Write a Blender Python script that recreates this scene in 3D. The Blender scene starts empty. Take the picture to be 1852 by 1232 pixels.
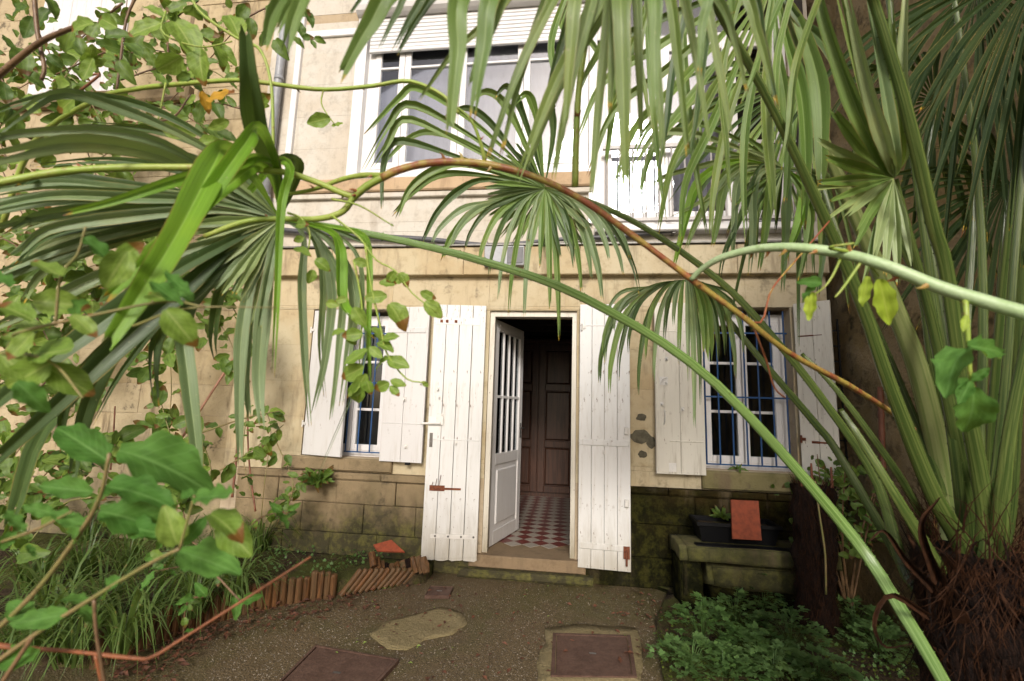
import bpy, math, random
from mathutils import Vector, Matrix, noise
R = random.Random(11)
rad = math.radians
S = bpy.context.scene
col = S.collection

# ------------------------------------------------------------------ camera
FPX, CPX, CPY, PW = 835.0, 926.0, 616.0, 1852.0
AX = Vector((6776, -87, 835)).normalized()
AZ = Vector((178, 5852, -835)); AZ = (AZ - AX * AX.dot(AZ)).normalized()
AY = AZ.cross(AX)
CM = Matrix((AX, AY, AZ))                       # camera -> world
CAM = Vector((0.0, -4.1, 1.42))
cd = bpy.data.cameras.new('camera'); cam = bpy.data.objects.new('camera', cd); col.objects.link(cam)
cam.matrix_world = Matrix.Translation(CAM) @ CM.to_4x4()
cd.sensor_width = 36.0; cd.lens = FPX / PW * 36.0; cd.clip_start = 0.02; cd.clip_end = 400
cd.dof.use_dof = True; cd.dof.focus_distance = 3.6; cd.dof.aperture_fstop = 3.5
S.camera = cam

# ------------------------------------------------------------------ sky, sun, exposure
SUN_EL, SUN_AZ = rad(27), rad(-5)
w = bpy.data.worlds.new('World'); S.world = w; w.use_nodes = True
wt = w.node_tree; bg = wt.nodes['Background']
sky = wt.nodes.new('ShaderNodeTexSky'); sky.sky_type = 'NISHITA'; sky.sun_disc = False
sky.sun_elevation = SUN_EL; sky.sun_rotation = math.pi + SUN_AZ
sky.air_density = 0.6; sky.dust_density = 3.0; sky.ozone_density = 0.6
wt.links.new(sky.outputs[0], bg.inputs[0]); bg.inputs[1].default_value = 0.08
sd = bpy.data.lights.new('sun', 'SUN'); sun = bpy.data.objects.new('sun', sd); col.objects.link(sun)
sd.energy = 1.5; sd.angle = rad(14); sd.color = (1.0, 0.968, 0.915)
ldir = Vector((math.sin(SUN_AZ) * math.cos(SUN_EL), math.cos(SUN_AZ) * math.cos(SUN_EL), -math.sin(SUN_EL)))
sun.rotation_euler = ldir.to_track_quat('-Z', 'Y').to_euler(); sun.location = (0, -8, 8)
vs = S.view_settings
S.display_settings.display_device = 'sRGB'
vs.view_transform = 'Standard'; vs.look = 'None'; vs.gamma = 1.0; vs.use_curve_mapping = False
vs.exposure = 0.95
S.cycles.use_denoising = True
S.cycles.max_bounces = 6; S.cycles.diffuse_bounces = 3; S.cycles.glossy_bounces = 3; S.cycles.transparent_max_bounces = 10

# ------------------------------------------------------------------ pixel helpers (used only to read places off the photograph)
def ray(px, py):
    return CM @ Vector(((px - CPX) / FPX, -(py - CPY) / FPX, -1.0))
def D(px, py, d):                                # point at depth d in front of the lens
    return CAM + ray(px, py) * d
def F(px, py, y=0.0):                            # point on a plane parallel to the facade
    r = ray(px, py); return CAM + r * ((y - CAM.y) / r.y)
def G(px, py, z=0.0):                            # point on the ground
    r = ray(px, py); return CAM + r * ((z - CAM.z) / r.z)

# ------------------------------------------------------------------ scene helpers
WL = {}
def finish(o, parent, wloc):
    col.objects.link(o)
    if parent is not None:
        o.parent = parent
        o.location = wloc - WL[parent.name]
    else:
        o.location = wloc
    WL[o.name] = Vector(wloc)
    return o
def tag(o, label=None, cat=None, group=None, kind=None):
    if label: o['label'] = label
    if cat: o['category'] = cat
    if group: o['group'] = group
    if kind: o['kind'] = kind
    return o
def thing(name, label, cat, loc, group=None):
    o = bpy.data.objects.new(name, None); o.empty_display_size = 0.1
    finish(o, None, Vector(loc))
    return tag(o, label, cat, group)
def pivot(name, parent, loc, rz=0.0, rx=0.0, ry=0.0):   # a turned part: children are built in its own axes
    o = bpy.data.objects.new(name, None); o.empty_display_size = 0.1
    finish(o, parent, Vector(loc)); o.rotation_euler = (rx, ry, rz)
    WL[o.name] = Vector((0, 0, 0))
    return o
class MB:
    def __init__(s): s.v = []; s.f = []; s.uv = []; s.c = None
    def add(s, vs, fs, uvs=None):
        n = len(s.v); s.v += [Vector(a) for a in vs]; s.f += [tuple(i + n for i in f) for f in fs]
        if uvs: s.uv += list(uvs)
        elif s.uv: s.uv += [(0, 0)] * len(vs)
        return s
    def box(s, x0, x1, y0, y1, z0, z1):
        return s.add([(x0,y0,z0),(x1,y0,z0),(x1,y1,z0),(x0,y1,z0),(x0,y0,z1),(x1,y0,z1),(x1,y1,z1),(x0,y1,z1)],
            [(0,3,2,1),(4,5,6,7),(0,1,5,4),(1,2,6,5),(2,3,7,6),(3,0,4,7)])
    def bbox(s, x0, x1, y0, y1, z0, z1, b=0.004, j=0.0):
        """box whose front (-y) and long edges are eased"""
        jj = lambda: R.uniform(-j, j)
        fr = [(x0+b+jj(), y0+jj()*.5, z0+b+jj()), (x1-b+jj(), y0+jj()*.5, z0+b+jj()), (x1-b+jj(), y0+jj()*.5, z1-b+jj()), (x0+b+jj(), y0+jj()*.5, z1-b+jj())]
        mi = [(x0, y0+b, z0), (x1, y0+b, z0), (x1, y0+b, z1), (x0, y0+b, z1)]
        bk = [(x0, y1, z0), (x1, y1, z0), (x1, y1, z1), (x0, y1, z1)]
        fs = [(0,1,2,3)]
        for i in range(4):
            k = (i+1) % 4
            fs += [(4+i, 4+k, k, i), (8+i, 8+k, 4+k, 4+i)]
        fs += [(11,10,9,8)]
        return s.add(fr+mi+bk, fs)
    def tube(s, pts, rs, n=8, cap=True, wob=0.0, seed=0):
        pts = [Vector(p) for p in pts]
        if not hasattr(rs, '__len__'): rs = [rs] * len(pts)
        base = len(s.v); prev = None; uvs = []
        for i, p in enumerate(pts):
            t = (pts[min(i+1, len(pts)-1)] - pts[max(i-1, 0)])
            t = t.normalized() if t.length > 1e-9 else Vector((0, 0, 1))
            if prev is None:
                a = t.cross(Vector((0, 0, 1)));  a = t.cross(Vector((1, 0, 0))) if a.length < 0.1 else a
            else:
                a = prev - t * prev.dot(t)
            a.normalize(); prev = a; b = t.cross(a)
            for k in range(n):
                an = 2 * math.pi * k / n
                r = rs[i] * (1 + (wob * noise.noise(Vector((k * 1.7 + seed, i * 0.6, seed))) if wob else 0))
                s.v.append(p + (a * math.cos(an) + b * math.sin(an)) * r)
                uvs.append((k / n, i / max(1, len(pts)-1)))
        for i in range(len(pts)-1):
            for k in range(n):
                k2 = (k+1) % n
                s.f.append((base+i*n+k, base+i*n+k2, base+(i+1)*n+k2, base+(i+1)*n+k))
        if cap:
            s.f.append(tuple(base+k for k in reversed(range(n))))
            s.f.append(tuple(base+(len(pts)-1)*n+k for k in range(n)))
        s.uv = s.uv + [(0, 0)] * (base - len(s.uv)) + uvs
        return s
    def build(s, name, mat, parent=None, smooth=False, origin=None, local=False):
        if origin is None:
            c = [sum(v[i] for v in s.v) / len(s.v) for i in range(3)]
            origin = Vector((c[0], c[1], min(v.z for v in s.v)))
        origin = Vector(origin)
        me = bpy.data.meshes.new(name)
        me.from_pydata([v - origin for v in s.v], [], s.f)
        if s.uv:
            s.uv += [(0, 0)] * (len(s.v) - len(s.uv))
            ul = me.uv_layers.new(name='UVMap'); d = []
            for l in me.loops: d += s.uv[l.vertex_index]
            ul.data.foreach_set('uv', d)
        if smooth: me.polygons.foreach_set('use_smooth', [True] * len(me.polygons))
        for m in (mat if isinstance(mat, (list, tuple)) else [mat]): me.materials.append(m)
        me.update()
        o = bpy.data.objects.new(name, me)
        finish(o, parent, origin)
        return o
def copy_to(src, name, parent, wloc, rot=None, scale=None):
    o = src.copy(); o.name = name
    for k in list(o.keys()): del o[k]
    o.parent = None
    finish(o, parent, Vector(wloc))
    if rot is not None: o.rotation_euler = rot
    if scale is not None: o.scale = scale
    return o
def cr(pts, n):
    """Catmull-Rom through points (Vectors of any size), n samples"""
    P = [pts[0] * 2 - pts[1]] + list(pts) + [pts[-1] * 2 - pts[-2]]
    out = []
    m = len(pts) - 1
    for i in range(n):
        t = i / (n - 1) * m; k = min(int(t), m - 1); u = t - k
        a, b, c, d = P[k], P[k+1], P[k+2], P[k+3]
        out.append(0.5 * ((2*b) + (c-a)*u + (2*a-5*b+4*c-d)*u*u + (3*b-a-3*c+d)*u*u*u))
    return out

# ------------------------------------------------------------------ materials
class NT:
    def __init__(s, name):
        s.m = bpy.data.materials.new(name); s.m.use_nodes = True; s.t = s.m.node_tree
        s.b = s.t.nodes['Principled BSDF']; s.out = s.t.nodes['Material Output']
    def n(s, typ, ins=None, **props):
        x = s.t.nodes.new('ShaderNode' + typ)
        for k, v in props.items(): setattr(x, k, v)
        for k, v in (ins or {}).items(): s.set(x.inputs[k], v)
        return x
    def set(s, sock, v):
        if hasattr(v, 'is_output') or isinstance(v, bpy.types.NodeSocket): s.t.links.new(v, sock)
        elif isinstance(v, (tuple, list)) and len(v) == 3 and sock.type == 'RGBA': sock.default_value = (*v, 1)
        else: sock.default_value = v
    def pos(s): return s.n('NewGeometry').outputs['Position']
    def obj(s): return s.n('TexCoord').outputs['Object']
    def rnd(s): return s.n('ObjectInfo').outputs['Random']
    def uv(s):
        x = s.n('SeparateXYZ', {0: s.n('TexCoord').outputs['UV']}); return x.outputs[0], x.outputs[1]
    def xyz(s, v=None):
        x = s.n('SeparateXYZ', {0: v if v is not None else s.pos()}); return x.outputs
    def map(s, v, sc=(1, 1, 1), loc=(0, 0, 0)):
        return s.n('Mapping', {'Vector': v, 'Scale': sc, 'Location': loc}).outputs[0]
    def noise(s, v, scale=5, detail=5, rough=0.6, dist=0.0):
        return s.n('TexNoise', {'Vector': v, 'Scale': scale, 'Detail': min(detail, 4), 'Roughness': rough, 'Distortion': dist}).outputs[0]
    def voro(s, v, scale=5, feature='F1', out=0):
        return s.n('TexVoronoi', {'Vector': v, 'Scale': scale}, feature=feature).outputs[out]
    def math(s, op, a, b=0.0, c=0.0, clamp=False):
        x = s.n('Math', {0: a, 1: b, 2: c}, operation=op); x.use_clamp = clamp; return x.outputs[0]
    def ss(s, v, a, b, lo=0.0, hi=1.0):
        return s.n('MapRange', {0: v, 1: a, 2: b, 3: lo, 4: hi}, interpolation_type='SMOOTHSTEP').outputs[0]
    def mix(s, f, a, b, mode='MIX'):
        x = s.n('Mix', data_type='RGBA', blend_type=mode)
        s.set(x.inputs[0], f); s.set(x.inputs[6], a); s.set(x.inputs[7], b); return x.outputs[2]
    def ramp(s, f, stops):
        x = s.n('ValToRGB', {0: f}); e = x.color_ramp.elements
        while len(e) < len(stops): e.new(0.5)
        for k, (p, c) in zip(e, stops): k.position = p; k.color = (*c, 1) if len(c) == 3 else c
        return x.outputs[0]
    def bump(s, h, st=0.3, dist=0.01):
        s.set(s.b.inputs['Normal'], s.n('Bump', {'Strength': st, 'Distance': dist, 'Height': h}).outputs[0])
    def done(s, colr, rough=0.6, spec=0.5, metal=0.0):
        s.set(s.b.inputs['Base Color'], colr); s.set(s.b.inputs['Roughness'], rough)
        s.b.inputs['Specular IOR Level'].default_value = spec; s.b.inputs['Metallic'].default_value = metal
        return s.m
M = {}
def m_stone(name, c1, c2, c3, moss=(0.0, 0.0), dark=0.5, bump=0.35, pits=True, mk=1.0):
    """limestone: soft colour clouds, dark weathering and, up to a height, moss growth with a torn edge"""
    s = NT(name); p = s.pos(); r = s.rnd()
    a = s.noise(p, 1.6, 6, 0.65); b = s.noise(p, 9, 6, 0.7); f = s.noise(p, 55, 4, 0.7)
    c = s.mix(s.ss(a, 0.35, 0.65), c1, c2)
    c = s.mix(s.ss(r, 0.3, 1.0, 0.0, 0.55), c, c3)
    c = s.mix(s.ss(b, 0.48, 0.72, 0, 0.55), c, [x * 0.72 for x in c2])
    st = s.noise(s.map(p, (5, 5, 0.9)), 1.3, 6, 0.7)
    c = s.mix(s.math('MULTIPLY', s.ss(st, 0.52, 0.72), dark), c, (0.16, 0.115, 0.07))
    dk = s.noise(p, 3.4, 9, 0.75)
    c = s.mix(s.math('MULTIPLY', s.ss(dk, 0.58, 0.68), dark * 0.8), c, (0.075, 0.06, 0.04))
    c = s.mix(s.ss(f, 0.55, 0.8, 0, 0.35), c, (0.13, 0.095, 0.055))
    if moss[1] > 0:
        z = s.xyz()[2]
        mz = s.math('ADD', z, s.math('MULTIPLY', s.math('SUBTRACT', s.noise(p, 2.6, 8, 0.7), 0.5), 1.6 * moss[0]))
        k = s.ss(mz, moss[0] * 0.35, moss[0] * 1.15, 1, 0)
        mc = s.mix(s.ss(s.noise(p, 13, 6, 0.7), 0.42, 0.68), [x * mk for x in (0.014, 0.017, 0.006)], [x * mk for x in (0.09, 0.088, 0.018)])
        c = s.mix(s.math('MULTIPLY', k, moss[1]), c, mc)
    h = s.math('ADD', s.math('MULTIPLY', b, 0.7), s.math('MULTIPLY', f, 0.35))
    if pits:
        v = s.voro(p, 38); h = s.math('ADD', h, s.ss(v, 0.0, 0.22, -0.5, 0))
    s.bump(h, bump, 0.012)
    return s.done(c, 0.9, 0.25 if mk == 1.0 else 0.06)
M['stone'] = m_stone('facade_limestone', (0.51, 0.435, 0.285), (0.45, 0.345, 0.20), (0.53, 0.46, 0.32), (0.35, 0.35), 0.55)
M['stone_up'] = m_stone('upper_limestone', (0.56, 0.53, 0.465), (0.51, 0.45, 0.365), (0.57, 0.54, 0.48), dark=0.25, bump=0.2, pits=False)
M['sill_stone'] = m_stone('sill_limestone', (0.50, 0.36, 0.225), (0.43, 0.30, 0.18), (0.50, 0.37, 0.24), dark=0.3, bump=0.25)
M['plinth'] = m_stone('plinth_limestone', (0.27, 0.20, 0.115), (0.185, 0.14, 0.078), (0.25, 0.19, 0.11), (0.55, 0.85), 0.85, 0.8)
M['plinth_moss_shade'] = m_stone('mossy_shaded_plinth_stone', (0.055, 0.036, 0.011), (0.008, 0.008, 0.003), (0.02, 0.016, 0.006), (1.1, 0.8), 0.9, 1.0, mk=0.42)  # dark moss, plus the palm's shade worked into the stone colour
M['old_stone'] = m_stone('old_wall_stone', (0.48, 0.385, 0.24), (0.39, 0.30, 0.17), (0.45, 0.37, 0.245), (0.6, 0.6), 0.95, 0.9)
M['mortar'] = m_stone('mortar', (0.46, 0.37, 0.26), (0.40, 0.31, 0.20), (0.44, 0.36, 0.25), dark=0.5, bump=0.4)
M['worn_stone'] = m_stone('worn_threshold_stone', (0.25, 0.175, 0.10), (0.18, 0.12, 0.065), (0.23, 0.165, 0.10), dark=0.7, bump=0.5)
M['cap_moss'] = m_stone('mossy_bench_stone', (0.22, 0.18, 0.085), (0.12, 0.12, 0.04), (0.2, 0.17, 0.08), (0.6, 0.75), 0.8, 0.7)
def m_render():
    s = NT('rough_garden_render'); p = s.pos()
    a = s.noise(p, 1.3, 8, 0.7); b = s.noise(p, 7, 8, 0.75); f = s.noise(p, 60, 3, 0.6)
    c = s.mix(s.ss(a, 0.38, 0.62), (0.30, 0.225, 0.125), (0.25, 0.175, 0.075))
    c = s.mix(s.ss(b, 0.5, 0.66, 0, 0.75), c, (0.11, 0.08, 0.045))
    c = s.mix(s.ss(s.noise(p, 2.2, 9, 0.75), 0.56, 0.64, 0, 0.8), c, (0.05, 0.045, 0.022))
    s.bump(s.math('ADD', b, s.math('MULTIPLY', f, 0.5)), 0.9, 0.03)
    return s.done(c, 0.95, 0.15)
M['render'] = m_render()
def m_paint(name, c, grime=0.5, chips=0.35, rough=0.5):
    s = NT(name); p = s.pos(); r = s.rnd(); o = s.obj()
    g = s.noise(s.map(o, (9, 9, 0.8)), 3, 7, 0.7)
    k = s.mix(s.ss(r, 0, 1, 0, 0.5), c, [x * 0.9 for x in c])
    k = s.mix(s.ss(g, 0.5, 0.75, 0, grime), k, (0.42, 0.37, 0.29))
    z = s.xyz()[2]
    low = s.math('MULTIPLY', s.ss(s.math('ADD', z, s.math('MULTIPLY', s.noise(s.map(p, (3, 3, .6)), 5, 7, 0.7), 0.7)), 0.42, 0.95, 1, 0), min(1, grime * 1.3))
    k = s.mix(low, k, (0.30, 0.26, 0.18))
    ch = s.noise(s.map(o, (14, 14, 3.5)), 3.3, 9, 0.72)
    k = s.mix(s.ss(ch, 0.655, 0.675, 0, chips), k, (0.17, 0.10, 0.06))
    s.bump(s.math('ADD', s.noise(s.map(o, (40, 40, 2)), 3, 4, 0.6), s.math('MULTIPLY', s.ss(ch, 0.655, 0.675), -0.6)), 0.16, 0.006)
    return s.done(k, rough, 0.4)
M['white'] = m_paint('weathered_white_paint', (0.70, 0.69, 0.665), 0.45, 0.8)
M['white2'] = m_paint('pale_grey_white_paint', (0.64, 0.62, 0.60), 0.3, 0.5)
M['cream'] = m_paint('dirty_cream_paint', (0.66, 0.62, 0.53), 0.8, 0.8)
M['frame'] = m_paint('window_frame_paint', (0.74, 0.72, 0.71), 0.2, 0.0, 0.35)
M['oldshut'] = m_paint('chalky_lilac_white_paint', (0.70, 0.66, 0.65), 0.35, 0.3, 0.7)
def m_plain(name, c, rough=0.5, metal=0.0, var=0.15, spec=0.5, scale=18, bump=0.1):
    s = NT(name); o = s.pos(); a = s.noise(o, scale, 6, 0.65)
    k = s.mix(s.ss(a, 0.35, 0.7), c, [x * (1 - var) for x in c])
    k = s.mix(s.ss(s.rnd(), 0, 1, 0, 0.35), k, [x * (1 - var * 1.6) for x in c])
    s.bump(a, bump, 0.004)
    return s.done(k, rough, spec, metal)
M['pvc'] = m_plain('white_pvc', (0.72, 0.71, 0.70), 0.3, var=0.04, scale=3)
M['alu'] = m_plain('grey_aluminium_frame', (0.62, 0.60, 0.58), 0.4, var=0.08, scale=4)
M['blue'] = m_plain('blue_enamel', (0.012, 0.075, 0.22), 0.4, var=0.3)
M['grey_pipe'] = m_plain('grey_pipe_plastic', (0.34, 0.35, 0.37), 0.45, var=0.2)
M['dark_pipe'] = m_plain('dark_grey_conduit', (0.12, 0.12, 0.13), 0.5, var=0.3)
M['zinc'] = m_plain('weathered_zinc', (0.23, 0.22, 0.20), 0.5, 0.4, 0.35)
M['iron'] = m_plain('painted_iron', (0.72, 0.69, 0.64), 0.45, var=0.2)
M['railing'] = m_plain('pale_grey_railing', (0.44, 0.41, 0.39), 0.45, var=0.2)
M['cement_grey'] = m_plain('grey_green_mortar', (0.15, 0.135, 0.095), 0.95, var=0.4, spec=0.1)
M['steel'] = m_plain('dark_steel', (0.20, 0.19, 0.18), 0.35, 0.8, 0.3)
M['rust'] = m_plain('rust', (0.20, 0.06, 0.025), 0.9, var=0.5, scale=60)
M['terra'] = m_plain('terracotta', (0.30, 0.06, 0.02), 0.75, var=0.35, scale=30)
M['black'] = m_plain('black_plastic', (0.007, 0.007, 0.008), 0.45, spec=0.25, var=0.3)
M['darkwood'] = m_plain('dark_wet_wood', (0.028, 0.020, 0.013), 0.8, var=0.5)
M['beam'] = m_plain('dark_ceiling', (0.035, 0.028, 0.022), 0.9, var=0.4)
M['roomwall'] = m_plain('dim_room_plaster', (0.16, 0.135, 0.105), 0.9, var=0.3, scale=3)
M['bamboo'] = m_plain('pinkish_bamboo', (0.42, 0.20, 0.12), 0.5, var=0.3)
M['reed'] = m_plain('red_brown_stem', (0.22, 0.075, 0.035), 0.6, var=0.4)
M['tile_red'] = m_plain('red_floor_tile', (0.15, 0.030, 0.022), 0.35, var=0.25)
M['tile_white'] = m_plain('white_floor_tile', (0.34, 0.30, 0.245), 0.4, var=0.12)
M['curtain'] = m_plain('net_curtain', (0.31, 0.305, 0.325), 0.9, var=0.1, scale=4)
def m_wardrobe():
    s = NT('dark_red_brown_wood'); o = s.pos()
    g = s.noise(s.map(o, (22, 22, 1.2)), 2.2, 6, 0.6, 0.4)
    c = s.mix(s.ss(g, 0.35, 0.65), (0.095, 0.042, 0.026), (0.05, 0.023, 0.015))
    s.bump(g, 0.15, 0.004); return s.done(c, 0.35, 0.4)
M['wardrobe'] = m_wardrobe()
def m_glass(name, tint, trans):
    s = NT(name)
    gl = s.n('BsdfGlossy', {'Color': (0.9, 0.92, 0.95, 1), 'Roughness': 0.02})
    tr = s.n('BsdfTransparent', {'Color': (*tint, 1)})
    fr = s.n('Fresnel', {'IOR': 1.5})
    mx = s.n('MixShader', {0: s.math('ADD', fr.outputs[0], trans, clamp=True), 1: tr.outputs[0], 2: gl.outputs[0]})
    s.t.links.new(mx.outputs[0], s.out.inputs[0]); return s.m
M['glass'] = m_glass('window_glass', (0.75, 0.78, 0.78), 0.01)
M['glass_up'] = m_glass('sky_lit_glass', (0.85, 0.86, 0.88), 0.07)
def m_asphalt():
    s = NT('wet_mossy_asphalt'); p = s.pos()
    f = s.noise(p, 140, 3, 0.7); a = s.noise(p, 1.1, 8, 0.7); b = s.noise(p, 5, 8, 0.7)
    c = s.mix(s.ss(f, 0.35, 0.7), (0.062, 0.042, 0.018), (0.20, 0.142, 0.070))
    c = s.mix(s.ss(a, 0.44, 0.60, 0, 0.65), c, (0.085, 0.074, 0.020))
    c = s.mix(s.ss(b, 0.55, 0.7, 0, 0.55), c, (0.055, 0.034, 0.016))
    v = s.n('TexVoronoi', {'Vector': p, 'Scale': 75.0}); 
    sp = s.math('MULTIPLY', s.ss(v.outputs['Distance'], 0.2, 0.3, 1, 0), s.ss(s.xyz(v.outputs['Color'])[0], 0.62, 0.7))
    c = s.mix(s.math('MULTIPLY', sp, 0.8), c, (0.34, 0.29, 0.22))
    s.bump(s.math('ADD', f, s.math('MULTIPLY', s.voro(p, 90), 0.7)), 0.8, 0.012)
    return s.done(c, s.ss(b, 0.4, 0.7, 0.75, 0.45), 0.4)
M['asphalt'] = m_asphalt()
def m_soil(name, c1, c2, c3):
    s = NT(name); p = s.pos(); a = s.noise(p, 2.4, 8, 0.7); f = s.noise(p, 45, 6, 0.75)
    c = s.mix(s.ss(f, 0.35, 0.65), c1, c2); c = s.mix(s.ss(a, 0.42, 0.6), c, c3)
    s.bump(f, 0.9, 0.03); return s.done(c, 0.95, 0.2)
M['soil'] = m_soil('mossy_soil', (0.030, 0.020, 0.011), (0.085, 0.058, 0.032), (0.075, 0.080, 0.018))
M['cement'] = m_soil('yellowish_cement', (0.23, 0.18, 0.09), (0.29, 0.235, 0.125), (0.25, 0.20, 0.10))
M['logwood'] = None
def m_log():
    s = NT('orange_brown_log'); o = s.pos(); g = s.noise(s.map(o, (30, 30, 3)), 2, 6, 0.65)
    c = s.mix(s.ss(g, 0.35, 0.68), (0.135, 0.058, 0.019), (0.05, 0.025, 0.010))
    c = s.mix(s.ss(s.rnd(), 0.2, 1, 0, 0.7), c, (0.10, 0.06, 0.028))
    c = s.mix(s.ss(s.noise(o, 9, 7, 0.7), 0.56, 0.66, 0, 0.7), c, (0.04, 0.04, 0.012))
    s.bump(g, 0.5, 0.008); return s.done(c, 0.6, 0.25)
M['log'] = m_log()
def m_cover():
    s = NT('rusty_cast_cover'); p = s.pos(); a = s.noise(p, 16, 8, 0.75); v = s.voro(p, 60)
    c = s.mix(s.ss(a, 0.35, 0.65), (0.070, 0.036, 0.024), (0.105, 0.058, 0.040))
    s.bump(s.math('ADD', a, v), 0.35, 0.006); return s.done(c, 0.65, 0.35)
M['cover'] = m_cover()
def m_fibre():
    s = NT('palm_trunk_fibre'); o = s.pos(); g = s.noise(s.map(o, (60, 60, 5)), 2, 7, 0.75)
    c = s.mix(s.ss(g, 0.35, 0.68), (0.006, 0.003, 0.002), (0.030, 0.013, 0.007))
    s.bump(g, 1.0, 0.03); return s.done(c, 0.9, 0.2)
M['fibre'] = m_fibre()  # brown fibre, blackened in colour to hold the shade at the palm foot
M['strand'] = m_plain('dry_brown_strand', (0.055, 0.022, 0.009), 0.8, spec=0.15, var=0.7, scale=30)
def leafmat(name, c1, c2, tipc=None, rib=None, trans=0.3, rough=0.36, streak=40, edge=None, blotch=None, veins=False):
    s = NT(name); u, v = s.uv(); r = s.rnd(); p = s.pos()
    c = s.mix(r, c1, c2)
    vec = s.n('CombineXYZ', {0: s.math('MULTIPLY', u, streak), 1: s.math('MULTIPLY', v, 3.0), 2: s.math('MULTIPLY', r, 37.0)}).outputs[0]
    g = s.noise(vec, 1.0, 2, 0.6)
    c = s.mix(s.ss(g, 0.32, 0.7, 0, 0.6), c, [x * 0.5 for x in c1])
    big = s.noise(p, 7.0, 3, 0.6)
    c = s.mix(s.ss(big, 0.5, 0.75, 0, 0.35), c, [c2[0] * 1.25, c2[1] * 1.05, c2[2] * .7])
    d = s.math('ABSOLUTE', s.math('SUBTRACT', u, 0.5))
    if rib is not None:
        c = s.mix(s.ss(d, 0.012, 0.05, 0.75, 0), c, rib)
    if veins:
        w_ = s.math('ABSOLUTE', s.math('SUBTRACT', s.math('FRACT', s.math('SUBTRACT', s.math('MULTIPLY', v, 7.5), s.math('MULTIPLY', d, 5.0))), 0.5))
        c = s.mix(s.ss(w_, 0.02, 0.09, 0.45, 0), c, rib if rib is not None else c2)
    if blotch is not None:
        q = s.noise(s.map(p, (1, 1, 1)), 26, 3, 0.7)
        c = s.mix(s.ss(q, 0.6, 0.68, 0, 0.6), c, blotch)
    if tipc is not None:
        c = s.mix(s.math('MULTIPLY', s.ss(d, 0.455, 0.49), s.ss(big, 0.42, 0.6)), c, (0.30, 0.22, 0.06))
        sp = s.noise(p, 120, 2, 0.6)
        c = s.mix(s.ss(sp, 0.68, 0.74, 0, 0.55), c, (0.34, 0.33, 0.16))
        e = s.math('ADD', v, s.math('MULTIPLY', s.math('SUBTRACT', s.noise(p, 60, 3, 0.7), 0.5), 0.07))
        cut = s.math('ADD', 0.962, s.math('MULTIPLY', r, 0.065))
        c = s.mix(s.ss(s.math('SUBTRACT', e, cut), -0.02, 0.0), c, (0.45, 0.29, 0.03))
        c = s.mix(s.ss(s.math('SUBTRACT', e, cut), 0.004, 0.016), c, tipc)
    if edge is not None:
        rr = s.math('FRACT', s.math('MULTIPLY', r, 13.7))
        q = s.math('ADD', s.math('ADD', v, s.math('MULTIPLY', s.noise(p, 35, 3, 0.6), 0.35)), s.math('MULTIPLY', rr, 0.45))
        c = s.mix(s.ss(q, 1.28, 1.33, 0, 0.95), c, edge)
    s.bump(g, 0.3, 0.003)
    s.done(c, rough, 0.4 if rough < .55 else .12)
    tl = s.n('BsdfTranslucent', {'Color': s.mix(0.5, c, (0.30, 0.42, 0.04))})
    mx = s.n('MixShader', {0: trans, 1: s.b.outputs[0], 2: tl.outputs[0]})
    s.t.links.new(mx.outputs[0], s.out.inputs[0]); return s.m
BR = (0.13, 0.035, 0.012)
M['palm'] = leafmat('palm_leaf_green', (0.13, 0.225, 0.045), (0.21, 0.315, 0.085), BR, (0.27, 0.36, 0.13), 0.22)
M['palm_olive'] = leafmat('palm_leaf_olive', (0.145, 0.225, 0.05), (0.22, 0.30, 0.08), BR, (0.30, 0.38, 0.12), 0.28, 0.33)
M['palm_grey'] = leafmat('palm_leaf_greygreen', (0.165, 0.245, 0.105), (0.26, 0.345, 0.175), BR, (0.33, 0.41, 0.20), 0.2)
M['palm_bright'] = leafmat('palm_leaf_bright', (0.20, 0.42, 0.03), (0.25, 0.47, 0.045), BR, (0.32, 0.52, 0.10), 0.35)
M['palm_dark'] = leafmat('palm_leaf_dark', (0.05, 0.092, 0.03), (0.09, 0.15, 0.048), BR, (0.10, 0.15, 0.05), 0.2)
M['palm_shaded'] = leafmat('palm_leaf_shaded', (0.018, 0.036, 0.012), (0.04, 0.068, 0.022), BR, (0.06, 0.09, 0.03), 0.15, 0.6)  # palm green lowered so the colour itself holds the corner's shade
M['palm_pale'] = leafmat('palm_leaf_pale', (0.27, 0.36, 0.13), (0.36, 0.44, 0.20), BR, (0.34, 0.42, 0.20), 0.2, 0.3)
M['rose'] = leafmat('rose_leaf_lime', (0.20, 0.33, 0.045), (0.29, 0.42, 0.075), None, (0.40, 0.5, 0.14), 0.42, 0.5, 8, (0.22, 0.075, 0.02), (0.15, 0.22, 0.03), True)
M['rose_yel'] = leafmat('rose_leaf_yellow', (0.60, 0.34, 0.03), (0.5, 0.22, 0.03), None, (0.5, 0.3, 0.06), 0.3, 0.5, 8, (0.22, 0.07, 0.02), (0.30, 0.10, 0.02))
M['shrub'] = leafmat('shrub_leaf_green', (0.075, 0.20, 0.035), (0.13, 0.29, 0.06), None, (0.17, 0.34, 0.09), 0.4, 0.6, 8, None, (0.09, 0.2, 0.05), True)
M['ivy'] = leafmat('creeper_leaf', (0.07, 0.145, 0.025), (0.18, 0.28, 0.045), None, (0.15, 0.22, 0.06), 0.35, 0.5, 8, (0.14, 0.06, 0.02), (0.06, 0.1, 0.02), True)
M['weed'] = leafmat('weed_leaf', (0.10, 0.20, 0.05), (0.17, 0.29, 0.095), None, None, 0.3, 0.5, 6)
M['mossy'] = leafmat('moss_green', (0.12, 0.15, 0.022), (0.09, 0.13, 0.02), None, None, 0.2, 0.7, 6)
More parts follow.
